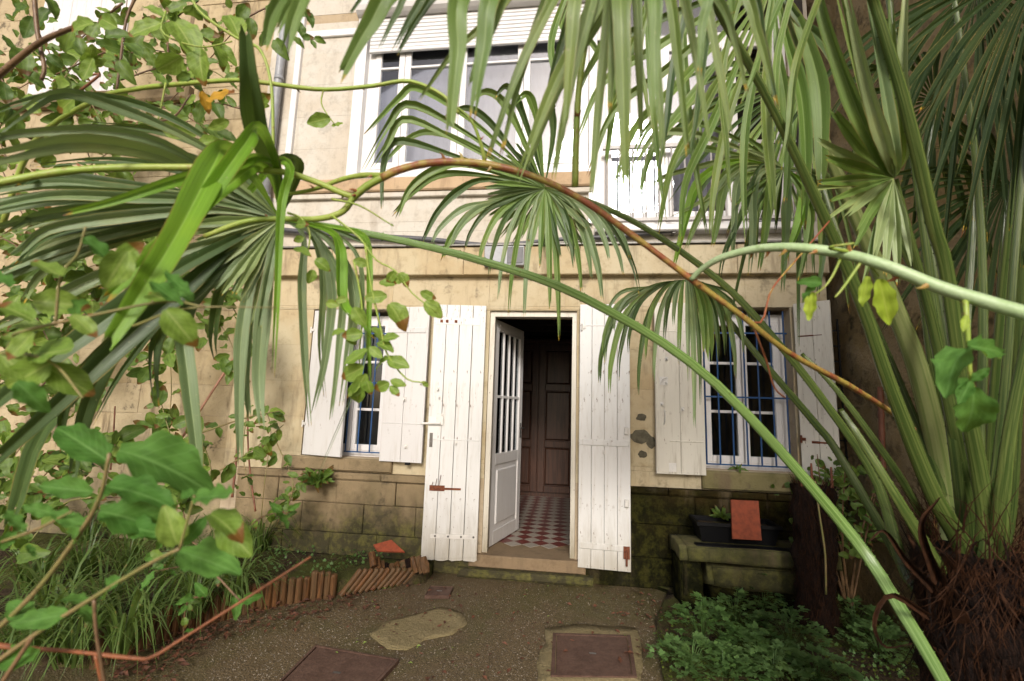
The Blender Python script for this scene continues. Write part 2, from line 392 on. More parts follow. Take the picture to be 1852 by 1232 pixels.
M['neon'] = leafmat('lime_young_leaf', (0.40, 0.55, 0.05), (0.45, 0.6, 0.06), None, (0.5, 0.6, 0.1), 0.4, 0.5, 8)  # yellow-green of young leaves, their own colour
M['blade'] = leafmat('grass_blade', (0.065, 0.125, 0.026), (0.12, 0.19, 0.042), None, (0.15, 0.2, 0.06), 0.3, 0.4, 6, None, (0.24, 0.16, 0.06))
M['pebble'] = m_plain('pale_pebble', (0.30, 0.25, 0.19), 0.7, var=0.6, scale=80)
M['litter'] = m_plain('dead_leaf_litter', (0.13, 0.046, 0.020), 0.7, var=0.65, scale=25)
def m_stem(name, c1, c2, c3, sc=14, rough=0.45):
    s = NT(name); p = s.pos(); a = s.noise(p, sc, 6, 0.7); b = s.noise(p, 70, 4, 0.7)
    c = s.mix(s.ss(a, 0.4, 0.6), c1, c2); c = s.mix(s.ss(b, 0.55, 0.7, 0, 0.8), c, c3)
    s.bump(b, 0.35, 0.004); return s.done(c, rough, 0.45)
M['cane'] = m_stem('red_brown_rose_cane', (0.28, 0.085, 0.04), (0.36, 0.28, 0.06), (0.19, 0.06, 0.03))
M['cane_green'] = m_stem('green_rose_cane', (0.26, 0.36, 0.055), (0.30, 0.36, 0.07), (0.25, 0.16, 0.05))
M['cane_pale'] = m_stem('pale_green_rose_cane', (0.34, 0.47, 0.22), (0.42, 0.54, 0.30), (0.25, 0.36, 0.14))
M['twig'] = m_stem('brown_twig', (0.13, 0.075, 0.038), (0.20, 0.12, 0.06), (0.07, 0.04, 0.02))
M['twig_or'] = m_stem('orange_brown_twig', (0.25, 0.085, 0.033), (0.19, 0.07, 0.03), (0.10, 0.04, 0.02))
M['stemtan'] = m_stem('tan_green_stem', (0.20, 0.19, 0.06), (0.25, 0.18, 0.08), (0.12, 0.09, 0.03))
def m_petiole(name, c1, c2):
    s = NT(name); u, v = s.uv(); p = s.pos()
    g = s.noise(s.n('CombineXYZ', {0: s.math('MULTIPLY', u, 18.0), 1: s.math('MULTIPLY', v, 4.0), 2: s.rnd()}).outputs[0], 1.0, 5, 0.65)
    c = s.mix(s.ss(g, 0.35, 0.66), c1, c2)
    c = s.mix(s.ss(s.noise(p, 90, 3, 0.6), 0.66, 0.72, 0, 0.6), c, (0.12, 0.10, 0.03))
    s.bump(g, 0.4, 0.006); return s.done(c, 0.25, 0.6)
M['pet'] = m_petiole('palm_petiole_green', (0.048, 0.085, 0.017), (0.135, 0.175, 0.045))
M['pet_dark'] = m_petiole('palm_petiole_dark', (0.034, 0.062, 0.014), (0.10, 0.135, 0.033))
M['pet_pale'] = m_petiole('palm_petiole_yellowish', (0.20, 0.225, 0.085), (0.12, 0.16, 0.045))
M['pet_bright'] = m_petiole('palm_petiole_bright', (0.105, 0.195, 0.04), (0.25, 0.37, 0.125))

# ================================================================== SETTING
def ground_sheet():
    mb = MB(); xs = [-60, -20, -9] + [-8 + 0.25 * i for i in range(65)] + [9, 20, 60]
    ys = [-60, -20, -8] + [-6 + 0.25 * i for i in range(25)] + [0.3]
    nx = len(xs)
    for y in ys:
        for x in xs:
            near = 1.0 if (-8 <= x <= 8 and -6 <= y <= 0) else 0.0
            mb.v.append(Vector((x, y, near * 0.012 * noise.noise(Vector((x * 1.3, y * 1.3, 3))))))
    for j in range(len(ys) - 1):
        for i in range(nx - 1):
            mb.f.append((j*nx+i, j*nx+i+1, (j+1)*nx+i+1, (j+1)*nx+i))
    return tag(mb.build('ground', M['asphalt'], smooth=True, origin=(0, 0, 0)), 'dark wet asphalt yard with moss and pale specks', kind='structure')
ground_sheet()

def poly_sheet(name, pts, z0, mat, bump=0.0, kind='structure', label=None, sub=26, skirt=0.15, seed=0):
    """an uneven sheet over a closed outline: a fan of rings from its middle"""
    c = sum((Vector((p[0], p[1], 0)) for p in pts), Vector()) / len(pts)
    mb = MB(); n = len(pts); rings = sub
    for k in range(rings + 1):
        t = k / rings
        for p in pts:
            q = c.lerp(Vector((p[0], p[1], 0)), t)
            e = min(1.0, (1 - t) * 6)
            zz = z0(q.x, q.y) if callable(z0) else z0
            mb.v.append(Vector((q.x, q.y, zz + e * bump * (noise.noise(Vector((q.x * 6, q.y * 6, seed))) + 0.5 * noise.noise(Vector((q.x * 17, q.y * 17, seed)))))))
    for k in range(rings):
        for i in range(n):
            j = (i + 1) % n
            mb.f.append((k*n+i, (k+1)*n+i, (k+1)*n+j, k*n+j))
    if skirt:
        b = len(mb.v)
        for i in range(n): mb.v.append(mb.v[rings*n+i] - Vector((0, 0, skirt)))
        for i in range(n):
            j = (i + 1) % n
            mb.f.append((rings*n+i, b+i, b+j, rings*n+j))
    o = mb.build(name, mat, smooth=True, origin=(c.x, c.y, 0))
    return tag(o, label, kind=kind)
def dense(pts, step=0.08, jit=0.0, seed=0):
    out = []
    for i in range(len(pts)):
        a, b = Vector(pts[i]).to_2d(), Vector(pts[(i+1) % len(pts)]).to_2d()
        k = max(1, int((b - a).length / step))
        for j in range(k):
            p = a.lerp(b, j / k)
            if jit:
                p = p + Vector((noise.noise(Vector((p.x * 9, p.y * 9, seed))), noise.noise(Vector((p.x * 9, p.y * 9, seed + 7))))) * jit
            out.append((p.x, p.y))
    return out
# raised bed on the left behind the log edging
LOGPX = [(150, 1215), (262, 1172), (340, 1140), (430, 1112), (520, 1092), (612, 1078)]
LOGW = [G(*p) for p in LOGPX]
BEND = G(760, 1052)
bed = [(p.x, p.y + 0.03) for p in LOGW] + [(BEND.x + 0.05, BEND.y - 0.02), (-1.12, -0.10), (-1.12, -0.03), (-7.5, -0.03), (-7.5, LOGW[0].y - 0.3)]
poly_sheet('flower_bed', dense(bed, 0.1), 0.09, M['soil'], 0.035, label='raised mossy soil bed in front of the left wall', skirt=0.12)
rb = [(2.2, 0.0), (0.72, -0.02), G(1210, 1075).to_2d(), G(1185, 1130).to_2d(), G(1200, 1232).to_2d(), (0.55, -2.4), (2.2, -2.4)]
poly_sheet('soil_bed', dense(rb, 0.1, 0.02), 0.028, M['soil'], 0.03, label='weedy soil around the palm on the right', skirt=0.06, seed=4)
cp = [(668, 1150), (700, 1128), (760, 1112), (798, 1101), (836, 1110), (848, 1128), (815, 1150), (770, 1160), (735, 1178), (700, 1176)]
poly_sheet('cement_patch', dense([G(*p).to_2d() for p in cp], 0.03, 0.022), 0.013, M['cement'], 0.006, label='pale oval cement patch in the asphalt', sub=6, skirt=0.02)

def rects_minus(x0, x1, z0, z1, holes):
    """cells of a rectangle left when the holes are cut out, as full rows"""
    zs = sorted({z0, z1} | {h[2] for h in holes if z0 < h[2] < z1} | {h[3] for h in holes if z0 < h[3] < z1})
    out = []
    for a, b in zip(zs, zs[1:]):
        spans = [(x0, x1)]
        for h in holes:
            if h[2] < b - 1e-6 and h[3] > a + 1e-6:
                ns = []
                for s, e in spans:
                    if h[1] <= s or h[0] >= e: ns.append((s, e)); continue
                    if h[0] > s: ns.append((s, h[0]))
                    if h[1] < e: ns.append((h[1], e))
                spans = ns
        out += [(s, e, a, b) for s, e in spans]
    return out
def wall_core(name, mat, parent, x0, x1, z0, z1, y0, y1, holes):
    mb = MB()
    for s, e, a, b in rects_minus(x0, x1, z0, z1, holes): mb.box(s, e, y0, y1, a, b)
    return mb.build(name, mat, parent, origin=((x0 + x1) / 2, y0, z0))
def ashlar(parent, x0, x1, zs, holes, y, mat, lmin, lmax, joint=0.004, depth=0.1, proud=0.003, bev=0.004, seed=1, name='stone_block', jit=0.001):
    rr = random.Random(seed)
    for a, b in zip(zs, zs[1:]):
        for s, e, za, zb in rects_minus(x0, x1, a, b, holes):
            x = s
            if e - s < 0.03: continue
            while x < e - 1e-6:
                l = rr.uniform(lmin, lmax)
                if e - (x + l) < lmin * 0.6: l = e - x
                yy = y + rr.uniform(-proud, proud)
                mb = MB().bbox(x + joint / 2, x + l - joint / 2, yy, y + depth, za + joint / 2, zb - joint / 2, bev, jit)
                mb.build(name, mat, parent)
                x += l

# ================================================================== THE HOUSE
house = thing('house', 'beige limestone house with white shutters, open front door and balcony window', 'house', (-0.3, 0, 0))
DOOR = (-0.72, 0.07, 0.0, 2.285)
WL_ = (-2.44, -1.665, 0.915, 2.29)
WR_ = (1.13, 1.86, 0.95, 2.325)
UPW = (-2.215, 0.16, 3.6, 5.5)
UPF = (0.24, 1.965, 3.06, 5.5)
HX0, HX1 = -3.2, 2.16
core = wall_core('wall', M['mortar'], house, HX0, HX1, 0.0, 7.0, 0.0125, 0.42, [DOOR, WL_, WR_, UPW, UPF])
zs1 = [0.79, 0.95, 1.27, 1.60, 1.94, 2.30, 2.60]
ashlar(core, HX0, HX1, zs1, [DOOR, WL_, WR_], 0.0, M['stone'], 0.5, 0.95, joint=0.0012, bev=0.0012, seed=3, proud=0.0014)
zs2 = [2.885, 3.16, 3.44]
ashlar(core, HX0, HX1, zs2, [UPF], 0.01, M['stone_up'], 0.6, 1.1, joint=0.001, bev=0.0008, seed=5, depth=0.06, proud=0.0008, jit=0)
ashlar(core, HX0, HX1, [3.60, 3.96, 4.32, 4.68, 5.04, 5.40], [UPW, UPF], 0.01, M['stone_up'], 0.6, 1.1, joint=0.0008, bev=0.0006, seed=6, depth=0.06, proud=0.0006, jit=0)
ashlar(core, HX0, HX1, [5.5, 5.9, 6.3, 6.7, 7.0], [], 0.01, M['stone_up'], 0.6, 1.1, joint=0.001, bev=0.0008, seed=7, depth=0.06, proud=0.0008, jit=0)
# plinth: left courses and the mossy right ones, a little proud
ashlar(core, -3.02, -0.80, [0.0, 0.27, 0.52, 0.72], [], -0.035, M['plinth'], 0.4, 0.8, joint=0.004, bev=0.006, seed=8, depth=0.12, proud=0.006, jit=0.004)
ashlar(core, -3.02, -0.80, [0.72, 0.79], [], -0.055, M['plinth'], 0.6, 0.9, joint=0.006, bev=0.012, seed=9, depth=0.12, proud=0.004, jit=0.004)
ashlar(core, 0.14, HX1, [0.0, 0.24, 0.50, 0.73], [], -0.035, M['plinth_moss_shade'], 0.5, 0.9, joint=0.004, bev=0.007, seed=10, depth=0.12, proud=0.006, jit=0.004)
ashlar(core, 0.14, HX1, [0.73, 0.79], [], -0.05, M['plinth_moss_shade'], 0.5, 0.9, joint=0.006, bev=0.012, seed=12, depth=0.12, proud=0.005, jit=0.005)
# sills
MB().bbox(-2.6, -1.55, -0.045, 0.12, 0.80, 0.912, 0.012, 0.003).build('window_sill', M['plinth'], core)
MB().bbox(1.10, 1.90, -0.05, 0.12, 0.80, 0.947, 0.014, 0.004).build('window_sill', M['cap_moss'], core)
# string course: long stones, lip and metal flashing
corn = MB().box(HX0 - 0.03, HX1, -0.03, 0.03, 2.598, 2.883).build('cornice', M['stone'], house)
ashlar(corn, HX0 - 0.03, HX1, [2.602, 2.872], [], -0.075, M['stone'], 0.9, 1.5, joint=0.004, bev=0.006, seed=14, depth=0.06, proud=0.002)
MB().box(HX0 - 0.05, HX1, -0.10, 0.02, 2.874, 2.888).build('flashing', M['zinc'], corn)
# stone sill band under the wide upper window
sb = MB().bbox(-2.9, 0.2, -0.055, 0.05, 3.455, 3.594, 0.012, 0.001).build('sill_band', M['sill_stone'], house)
MB().bbox(-2.9, 0.2, -0.03, 0.05, 3.40, 3.453, 0.006).build('drip_mould', M['stone_up'], sb)
# doorstep and door jambs
MB().bbox(-0.90, 0.22, -0.11, 0.10, 0.0, 0.07, 0.018, 0.004).build('door_step', M['plinth'], house)
MB().bbox(-0.82, 0.16, -0.05, 0.40, 0.072, 0.172, 0.012, 0.003).build('threshold', M['worn_stone'], house)
jm = MB(); jm.box(-0.719, -0.675, 0.03, 0.12, 0.172, 2.284); jm.box(0.03, 0.069, 0.03, 0.12, 0.172, 2.284); jm.box(-0.675, 0.03, 0.03, 0.12, 2.235, 2.284)
jm.build('door_frame', M['cream'], house)

def plank_shutter(name, hinge, width, z0, z1, rz, sgn, n, mat, label=None, battens=(), fittings='', thick=0.028, ragged=0.0, seed=0):
    """boarded shutter; its own axes: x runs away from the hinge (times sgn), y into the wall, z up"""
    rr = random.Random(seed)
    p = pivot(name, house, hinge, rz)
    if label: p['label'] = label
    X = lambda a: a * sgn
    def bx(mb, a, b, y0, y1, c, d, bev=0.003):
        x0, x1 = sorted((X(a), X(b))); return mb.bbox(x0, x1, y0, y1, c, d, bev)
    h = z1 - z0; pw = width / n
    for i in range(n):
        a, b = i * pw + (0.0012 if not ragged else 0.002), (i + 1) * pw - (0.0012 if not ragged else rr.uniform(0.001, 0.003))
        dz = rr.uniform(0, ragged); mb = MB(); bx(mb, a, b, -thick / 2 + rr.uniform(-.001, .001), thick / 2, dz, h, 0.0025)
        if ragged:
            x0, x1 = sorted((X(a), X(b))); k = 5
            low = MB(); vs = []
            for q in range(k + 1): vs.append((x0 + (x1 - x0) * q / k, rr.uniform(-0.006, 0.004) - (0.010 if 0 < q < k else 0)))
            for (xa, za), (xb, zb) in zip(vs, vs[1:]):
                mb.add([(xa, -thick/2+.002, za), (xb, -thick/2+.002, zb), (xb, -thick/2+.002, dz+.001), (xa, -thick/2+.002, dz+.001), (xa, thick/2, za), (xb, thick/2, zb), (xb, thick/2, dz+.001), (xa, thick/2, dz+.001)],
                    [(0,1,2,3),(7,6,5,4),(0,4,5,1),(1,5,6,2),(2,6,7,3),(3,7,4,0)])
        mb.build('plank', mat, p, local=True)
    for (zb, a, b, hb, dp, mt) in battens:
        mb = MB(); bx(mb, a * width, b * width, -thick / 2 - dp, -thick / 2 - 0.0005, zb, zb + hb, 0.004); mb.build('batten', mt, p)
    return p, X, h, thick
def knob(parent, x, y, z, mat, r=0.009, l=0.02, name='latch'):
    mb = MB(); mb.box(x - r * 1.5, x + r * 1.5, y - 0.003, y, z - r * 1.8, z + r * 1.8); mb.tube([(x, y - 0.003, z), (x, y - l, z), (x, y - l - .003, z - r * 1.2)], [r * .6, r * .7, r * .5], 8)
    return mb.build(name, mat, parent)
def hinge_part(parent, x, y, z, mat):
    mb = MB(); mb.box(x - 0.02, x + 0.02, y - 0.006, y, z - 0.012, z + 0.012); mb.tube([(x - 0.012, y - 0.008, z - 0.03), (x - 0.012, y - 0.008, z + 0.03)], 0.008, 8)
    return mb.build('hinge', mat, parent)
def quarter_catch(parent, x, y, z, mat):
    mb = MB(); mb.box(x - 0.035, x + 0.035, y - 0.003, y, z - 0.035, z + 0.035)
    mb.tube([(x - 0.025 + 0.045 * (1 - math.cos(t)), y - 0.008, z - 0.02 + 0.045 * math.sin(t)) for t in [i * math.pi / 16 for i in range(9)]], 0.004, 6)
    mb.tube([(x + 0.018, y - 0.003, z - 0.015), (x + 0.018, y - 0.02, z - 0.015)], 0.007, 8)
    return mb.build('catch', mat, parent)
# door shutters, folded back on the wall and standing a little off it
BT = M['white']
p, X, h, t = plank_shutter('shutter', (-0.745, -0.05, 0.13), 0.475, 0.13, 2.315, rad(6), -1, 4, M['white'], 'cracked white door shutter with rotten bottom edge and iron strap',
    [(2.00, 0.1, 0.98, 0.07, 0.003, BT), (0.98, 0.02, 0.98, 0.012, 0.004, BT), (0.985, 0.75, 0.99, 0.2, 0.002, BT)], ragged=0.02, seed=2)
st = MB().box(-0.40, -0.01, -0.024, -0.0155, 0.17, 0.205); st.build('iron_strap', M['iron'], p)
for x in (-0.36, -0.25, -0.14, -0.035): MB().tube([(x, -0.024, 0.188), (x, -0.028, 0.188)], 0.009, 8).build('bolt', M['steel'], p)
st = MB(); st.box(-0.43, -0.30, -0.022, -0.0145, 0.555, 0.60); st.box(-0.31, -0.16, -0.020, -0.0145, 0.565, 0.582); st.build('torn_bracket', M['rust'], p)
for dx in (0.0, 0.03, 0.06): MB().tube([(-0.41 + dx, -0.02, 0.60), (-0.40 + dx * 1.1, -0.035, 0.63 + dx)], 0.0025, 5).build('nail', M['rust'], p)
lk = MB(); lk.box(-0.452, -0.425, -0.020, -0.0145, 0.92, 1.04); lk.tube([(-0.438, -0.018, 0.955), (-0.438, -0.032, 0.955)], 0.011, 10); lk.build('lock_plate', M['steel'], p)
lv = MB(); lv.tube([(-0.53, -0.035, 1.12), (-0.36, -0.035, 1.125)], [0.009, 0.012], 8); lv.box(-0.40, -0.34, -0.03, -0.0145, 1.11, 1.19); lv.build('bar_latch', M['iron'], p)
quarter_catch(p, -0.36, -0.016, 1.175, M['iron'])
knob(p, -0.22, -0.016, 0.96, M['iron']); knob(p, -0.40, -0.016, 1.42, M['iron']); knob(p, -0.385, -0.016, 1.35, M['iron'])
for x in (-0.40, -0.35, -0.27): MB().box(x - .012, x + .012, -0.021, -0.0178, 2.02, 2.045).build('nail_head', M['rust'], p)
p, X, h, t = plank_shutter('shutter', (0.095, -0.05, 0.135), 0.425, 0.135, 2.33, rad(-4), 1, 4, M['white'], 'white plank door shutter with rusty bolt at bottom corner',
    [(2.00, 0.0, 1.0, 0.012, 0.003, BT), (0.98, 0.0, 0.97, 0.05, 0.006, BT), (0.15, 0.02, 0.95, 0.05, 0.005, BT)], seed=5)
st = MB(); st.box(0.365, 0.415, -0.03, -0.0145, 0.10, 0.195); st.tube([(0.39, -0.035, 0.05), (0.39, -0.035, 0.17)], 0.008, 7); st.build('rusty_bolt', M['rust'], p)
for z in (1.08, 0.50): MB().bbox(0.375, 0.408, -0.035, -0.0145, z, z + 0.06, 0.005).build('hinge_block', M['iron'], p)
knob(p, 0.21, -0.016, 0.93, M['iron'])
hinge_part(p, 0.03, -0.016, 1.99, M['iron'])
# left window shutters: one almost closed in its recess, one folded back
p, X, h, t = plank_shutter('shutter', (-2.43, 0.015, 0.925), 0.435, 0.925, 2.275, rad(-13), 1, 1, M['white2'], 'pale window shutter standing nearly closed behind the hanging palm leaves', seed=8)
for z in (0.28, 1.16): hinge_part(p, -0.002, -0.014, z, M['iron'])
p, X, h, t = plank_shutter('shutter', (-1.66, -0.05, 0.905), 0.40, 0.905, 2.30, rad(-4), 1, 2, M['white2'], 'white window shutter folded back beside the front door',
    [(1.15, 0.02, 0.94, 0.05, 0.006, M['white2']), (0.33, 0.02, 0.98, 0.012, 0.003, M['white2'])], seed=9)
knob(p, 0.21, -0.016, 0.55, M['iron'], 0.011); knob(p, 0.25, -0.016, 0.14, M['iron'], 0.011); knob(p, 0.36, -0.016, 0.70, M['iron'], 0.011)
MB().box(0.25, 0.29, -0.02, 0.01, -0.02, -0.003).build('bottom_bolt', M['black'], p)
# right window shutters
p, X, h, t = plank_shutter('shutter', (1.125, -0.05, 0.91), 0.40, 0.91, 2.345, rad(3), -1, 2, M['cream'], 'cream white window shutter folded back between door and right window',
    [(1.18, 0.05, 0.98, 0.01, 0.003, M['cream']), (0.26, 0.02, 0.72, 0.012, 0.004, M['cream'])], seed=11)
quarter_catch(p, -0.33, -0.016, 0.76, M['iron']); knob(p, -0.305, -0.016, 0.95, M['iron']); knob(p, -0.35, -0.016, 0.57, M['iron']); knob(p, -0.18, -0.016, 0.53, M['iron'])
MB().tube([(-0.33, -0.02, 0.52), (-0.325, -0.035, 0.48), (-0.33, -0.035, 0.43), (-0.335, -0.02, 0.40)], 0.005, 6).build('pull_handle', M['iron'], p)
MB().box(-0.30, -0.24, -0.018, -0.0145, 0.02, 0.09).build('repair_plate', M['iron'], p)
p, X, h, t = plank_shutter('shutter', (1.875, -0.03, 0.93), 0.26, 0.93, 2.345, rad(-36), 1, 2, M['cream'], 'cream white window shutter half open towards the garden wall',
    [(1.13, 0.1, 0.75, 0.012, 0.002, M['rust']), (0.27, 0.3, 0.75, 0.02, 0.002, M['rust'])], seed=12)
hinge_part(p, 0.02, -0.016, 0.3, M['rust'])

def casement(name, x0, x1, z0, z1, y, mat, parent, splits, muntins, fw=0.055, sash=0.045, glass=None):
    """window: outer frame, one sash per split with its rails, each pane its own glass"""
    wdw = MB(); wdw.box(x0, x0 + fw, y, y + 0.06, z0, z1); wdw.box(x1 - fw, x1, y, y + 0.06, z0, z1); wdw.box(x0 + fw, x1 - fw, y, y + 0.06, z1 - fw, z1); wdw.box(x0 + fw, x1 - fw, y, y + 0.06, z0, z0 + fw)
    wo = wdw.build(name, mat, parent)
    xs = [x0 + fw] + list(splits) + [x1 - fw]
    for a, b in zip(xs, xs[1:]):
        a, b = a + 0.002, b - 0.002
        s = MB(); ys = y - 0.008
        s.bbox(a, a + sash, ys, y + 0.045, z0 + fw, z1 - fw, .004); s.bbox(b - sash, b, ys, y + 0.045, z0 + fw, z1 - fw, .004)
        s.bbox(a + sash, b - sash, ys, y + 0.045, z0 + fw, z0 + fw + sash * 1.2, .004); s.bbox(a + sash, b - sash, ys, y + 0.045, z1 - fw - sash, z1 - fw, .004)
        zz = [z0 + fw + sash * 1.2]
        for m in muntins:
            s.bbox(a + sash, b - sash, ys + 0.004, y + 0.03, m - 0.012, m + 0.012, .003); zz += [m - 0.012, m + 0.012]
        zz.append(z1 - fw - sash)
        s.build('sash', mat, wo)
        for k in range(0, len(zz), 2):
            MB().box(a + sash - .004, b - sash + .004, y + 0.014, y + 0.018, zz[k] - .004, zz[k+1] + .004).build('pane', glass, wo)
    return wo
casement('window', -2.44, -1.665, 0.915, 2.25, 0.13, M['frame'], house, [-2.03], [1.35, 1.80], glass=M['glass'])
casement('window', 1.13, 1.86, 0.95, 2.285, 0.13, M['frame'], house, [1.495], [1.43, 1.85], glass=M['glass'])
def grille(x0, x1, z0, z1, y, n, hz, off=0.03):
    g = MB(); g.box(x0, x1, y - 0.004, y + 0.004, z0, z0 + 0.012); go = g.build('window_grille', M['blue'], house)
    for k in range(n):
        x = x0 + off + (x1 - x0 - 2 * off) * k / (n - 1)
        MB().tube([(x, y - 0.013, z0 + 0.012), (x, y - 0.013, z1)], 0.0075, 8).build('bar', M['blue'], go)
    for z in hz: MB().box(x0, x1, y - 0.004, y + 0.004, z - 0.007, z + 0.007).build('cross_bar', M['blue'], go)
grille(-2.06, -1.67, 0.955, 2.27, 0.07, 4, [1.60, 2.07], 0.02)
grille(1.135, 1.855, 0.985, 2.30, 0.07, 7, [1.555, 2.11])
# glazed front door, swung into the room
dr = pivot('front_door', house, (-0.70, 0.14, 0.18), rad(74))
dr['label'] = 'white glazed front door swung inward'
DW, DH = 0.72, 2.05
f = MB(); f.bbox(0, 0.085, -0.02, 0.02, 0, DH, .004); f.bbox(DW - 0.085, DW, -0.02, 0.02, 0, DH, .004); f.bbox(0.085, DW - 0.085, -0.02, 0.02, DH - 0.10, DH, .004)
f.bbox(0.085, DW - 0.085, -0.02, 0.02, 0, 0.12, .004); f.bbox(0.085, DW - 0.085, -0.02, 0.02, 0.70, 0.80, .004); f.build('door_leaf', M['frame'], dr)
MB().bbox(0.085, DW - 0.085, -0.010, 0.012, 0.12, 0.70, 0.002).build('panel', M['frame'], dr)
MB().bbox(0.13, DW - 0.13, -0.022, -0.0105, 0.165, 0.655, 0.012).build('raised_panel', M['frame'], dr)
for k in range(1, 4):
    x = 0.085 + (DW - 0.17) * k / 4
    MB().bbox(x - 0.010, x + 0.010, -0.018, 0.018, 0.80, DH - 0.10, .003).build('glazing_bar', M['frame'], dr)
MB().bbox(0.085, DW - 0.085, -0.016, 0.016, 1.315, 1.34, .003).build('cross_rail', M['frame'], dr)
for k in range(4):
    x0 = 0.085 + (DW - 0.17) * k / 4 + 0.0105; x1 = 0.085 + (DW - 0.17) * (k + 1) / 4 - 0.0105
    for a, b in ((0.80, 1.3148), (1.3402, DH - 0.10)): MB().box(x0, x1, -0.002, 0.002, a, b).build('pane', M['glass'], dr)
hd = MB(); hd.box(DW - 0.055, DW - 0.03, -0.026, -0.0205, 0.92, 1.07); hd.tube([(DW - 0.042, -0.026, 1.02), (DW - 0.042, -0.06, 1.02), (DW - 0.13, -0.062, 1.02)], 0.008, 8); hd.build('handle', M['steel'], dr)

# upper storey: wide white window with a roller shutter
ux0, ux1, uz0, uz1 = UPW
casement('window', ux0 + 0.10, ux1, uz0 + 0.06, 5.30, 0.06, M['pvc'], house, [-1.72, -1.13, -0.48], [4.86], 0.075, 0.062, glass=M['glass_up'])
MB().box(ux0 - 0.01, ux0 + 0.10, -0.02, 0.1, uz0, uz1 + 0.1).build('window_casing', M['pvc'], house)
MB().bbox(ux0 + 0.1, ux1 + 0.06, -0.03, 0.1, uz0, uz0 + 0.06, .006).build('window_ledge', M['pvc'], house)
rs = MB(); pts = [(-0.22 * math.cos(a) * 0.55 + 0.06, 5.44 + 0.0 - 0.22 * math.sin(a) * 0.45) for a in [i * math.pi / 2 / 8 for i in range(9)]]
prof = [(-0.10, 5.80), (-0.10, 5.48), (-0.085, 5.435), (-0.055, 5.41), (-0.02, 5.402), (0.10, 5.402), (0.10, 5.80)]
vs0 = [(ux0 - 0.02, y, z) for y, z in prof] + [(ux1 + 0.05, y, z) for y, z in prof]; n = len(prof)
rs.add(vs0, [(i, (i+1) % n, (i+1) % n + n, i + n) for i in range(n)] + [tuple(reversed(range(n))), tuple(range(n, 2*n))])
rso = rs.build('roller_shutter', M['alu'], house)
for k in range(8):
    z = 5.40 - 0.044 * (k + 1)
    MB().bbox(ux0 + 0.12, ux1 - 0.005, 0.0, 0.018, z + 0.001, z + 0.041, 0.006).build('slat', M['pvc'], rso)
MB().bbox(ux0 + 0.12, ux1 - 0.005, -0.004, 0.022, 5.005, 5.047, 0.006).build('bottom_rail', M['pvc'], rso)
# white mullion wall between, then the balcony window and its railing
MB().bbox(UPW[1] + 0.002, UPF[0] - 0.002, -0.02, 0.12, 3.1, 5.8, .005).build('corner_post', M['pvc'], house)
fx0, fx1, fz0, fz1 = UPF
wf = MB(); wf.box(fx0, fx1, 0.05, 0.12, fz0, fz0 + 0.07); wf.box(fx0, fx1, 0.05, 0.12, 4.92, 5.02); wf.box(fx0, fx0 + 0.08, 0.05, 0.12, fz0 + .07, fz1); wf.box(fx1 - 0.06, fx1, 0.05, 0.12, fz0 + .07, fz1)
wfo = wf.build('balcony_window', M['alu'], house)
for a, b, gm, mm in ((fx0 + 0.08, fx0 + 0.62, 'glass_up', 'pvc'), (fx0 + 0.62, fx0 + 1.22, 'glass_up', 'pvc'), (fx0 + 1.22, fx1 - 0.06, 'glass', 'alu')):
    s = MB(); y = 0.035; s.bbox(a, a + 0.06, y, y + .05, fz0 + .07, 4.92, .005); s.bbox(b - 0.06, b, y, y + .05, fz0 + .07, 4.92, .005); s.bbox(a + .06, b - .06, y, y + .05, fz0 + .07, fz0 + .16, .005); s.bbox(a + .06, b - .06, y, y + .05, 4.84, 4.92, .005)
    s.build('sash', M[mm], wfo)
    MB().box(a + .055, b - .055, y + .02, y + .026, fz0 + .155, 4.845).build('pane', M[gm], wfo)
    MB().box(a + .005, b - .005, 0.075, 0.081, 5.02, fz1).build('transom_pane', M[gm], wfo)
rl = MB(); rl.box(fx0 + 0.05, fx1, -0.06, -0.03, 3.80, 3.835); rl.box(fx0 + 0.05, fx1, -0.06, -0.035, 3.10, 3.13); rlo = rl.build('balcony_railing', M['railing'], house)
for k in range(15):
    x = fx0 + 0.09 + k * (fx1 - fx0 - 0.12) / 14; MB().tube([(x, -0.047, 3.13), (x, -0.047, 3.80)], 0.009, 8).build('bar', M['railing'], rlo)
MB().bbox(fx0 - 0.02, fx1 + 0.05, -0.10, 0.05, 2.99, 3.055, .01).build('balcony_ledge', M['alu'], house)
# net curtains and a closed upper room behind the panes
def curtain(x0, x1, z0, z1, y):
    mb = MB(); n = 60
    for j in range(2):
        for i in range(n + 1):
            x = x0 + (x1 - x0) * i / n; mb.v.append(Vector((x, y + 0.018 * math.sin(i * 1.9) + 0.01 * math.sin(i * 0.7), z0 if j == 0 else z1)))
    for i in range(n): mb.f.append((i, i + 1, n + 2 + i, n + 1 + i))
    return tag(mb.build('curtain', M['curtain'], None, True), None, 'curtain')
tag(curtain(-2.1, 0.1, 3.62, 5.45, 0.30), 'pale net curtain behind the wide upper window')
tag(curtain(0.26, 1.45, 3.08, 5.45, 0.30), 'pale net curtain behind the balcony window')
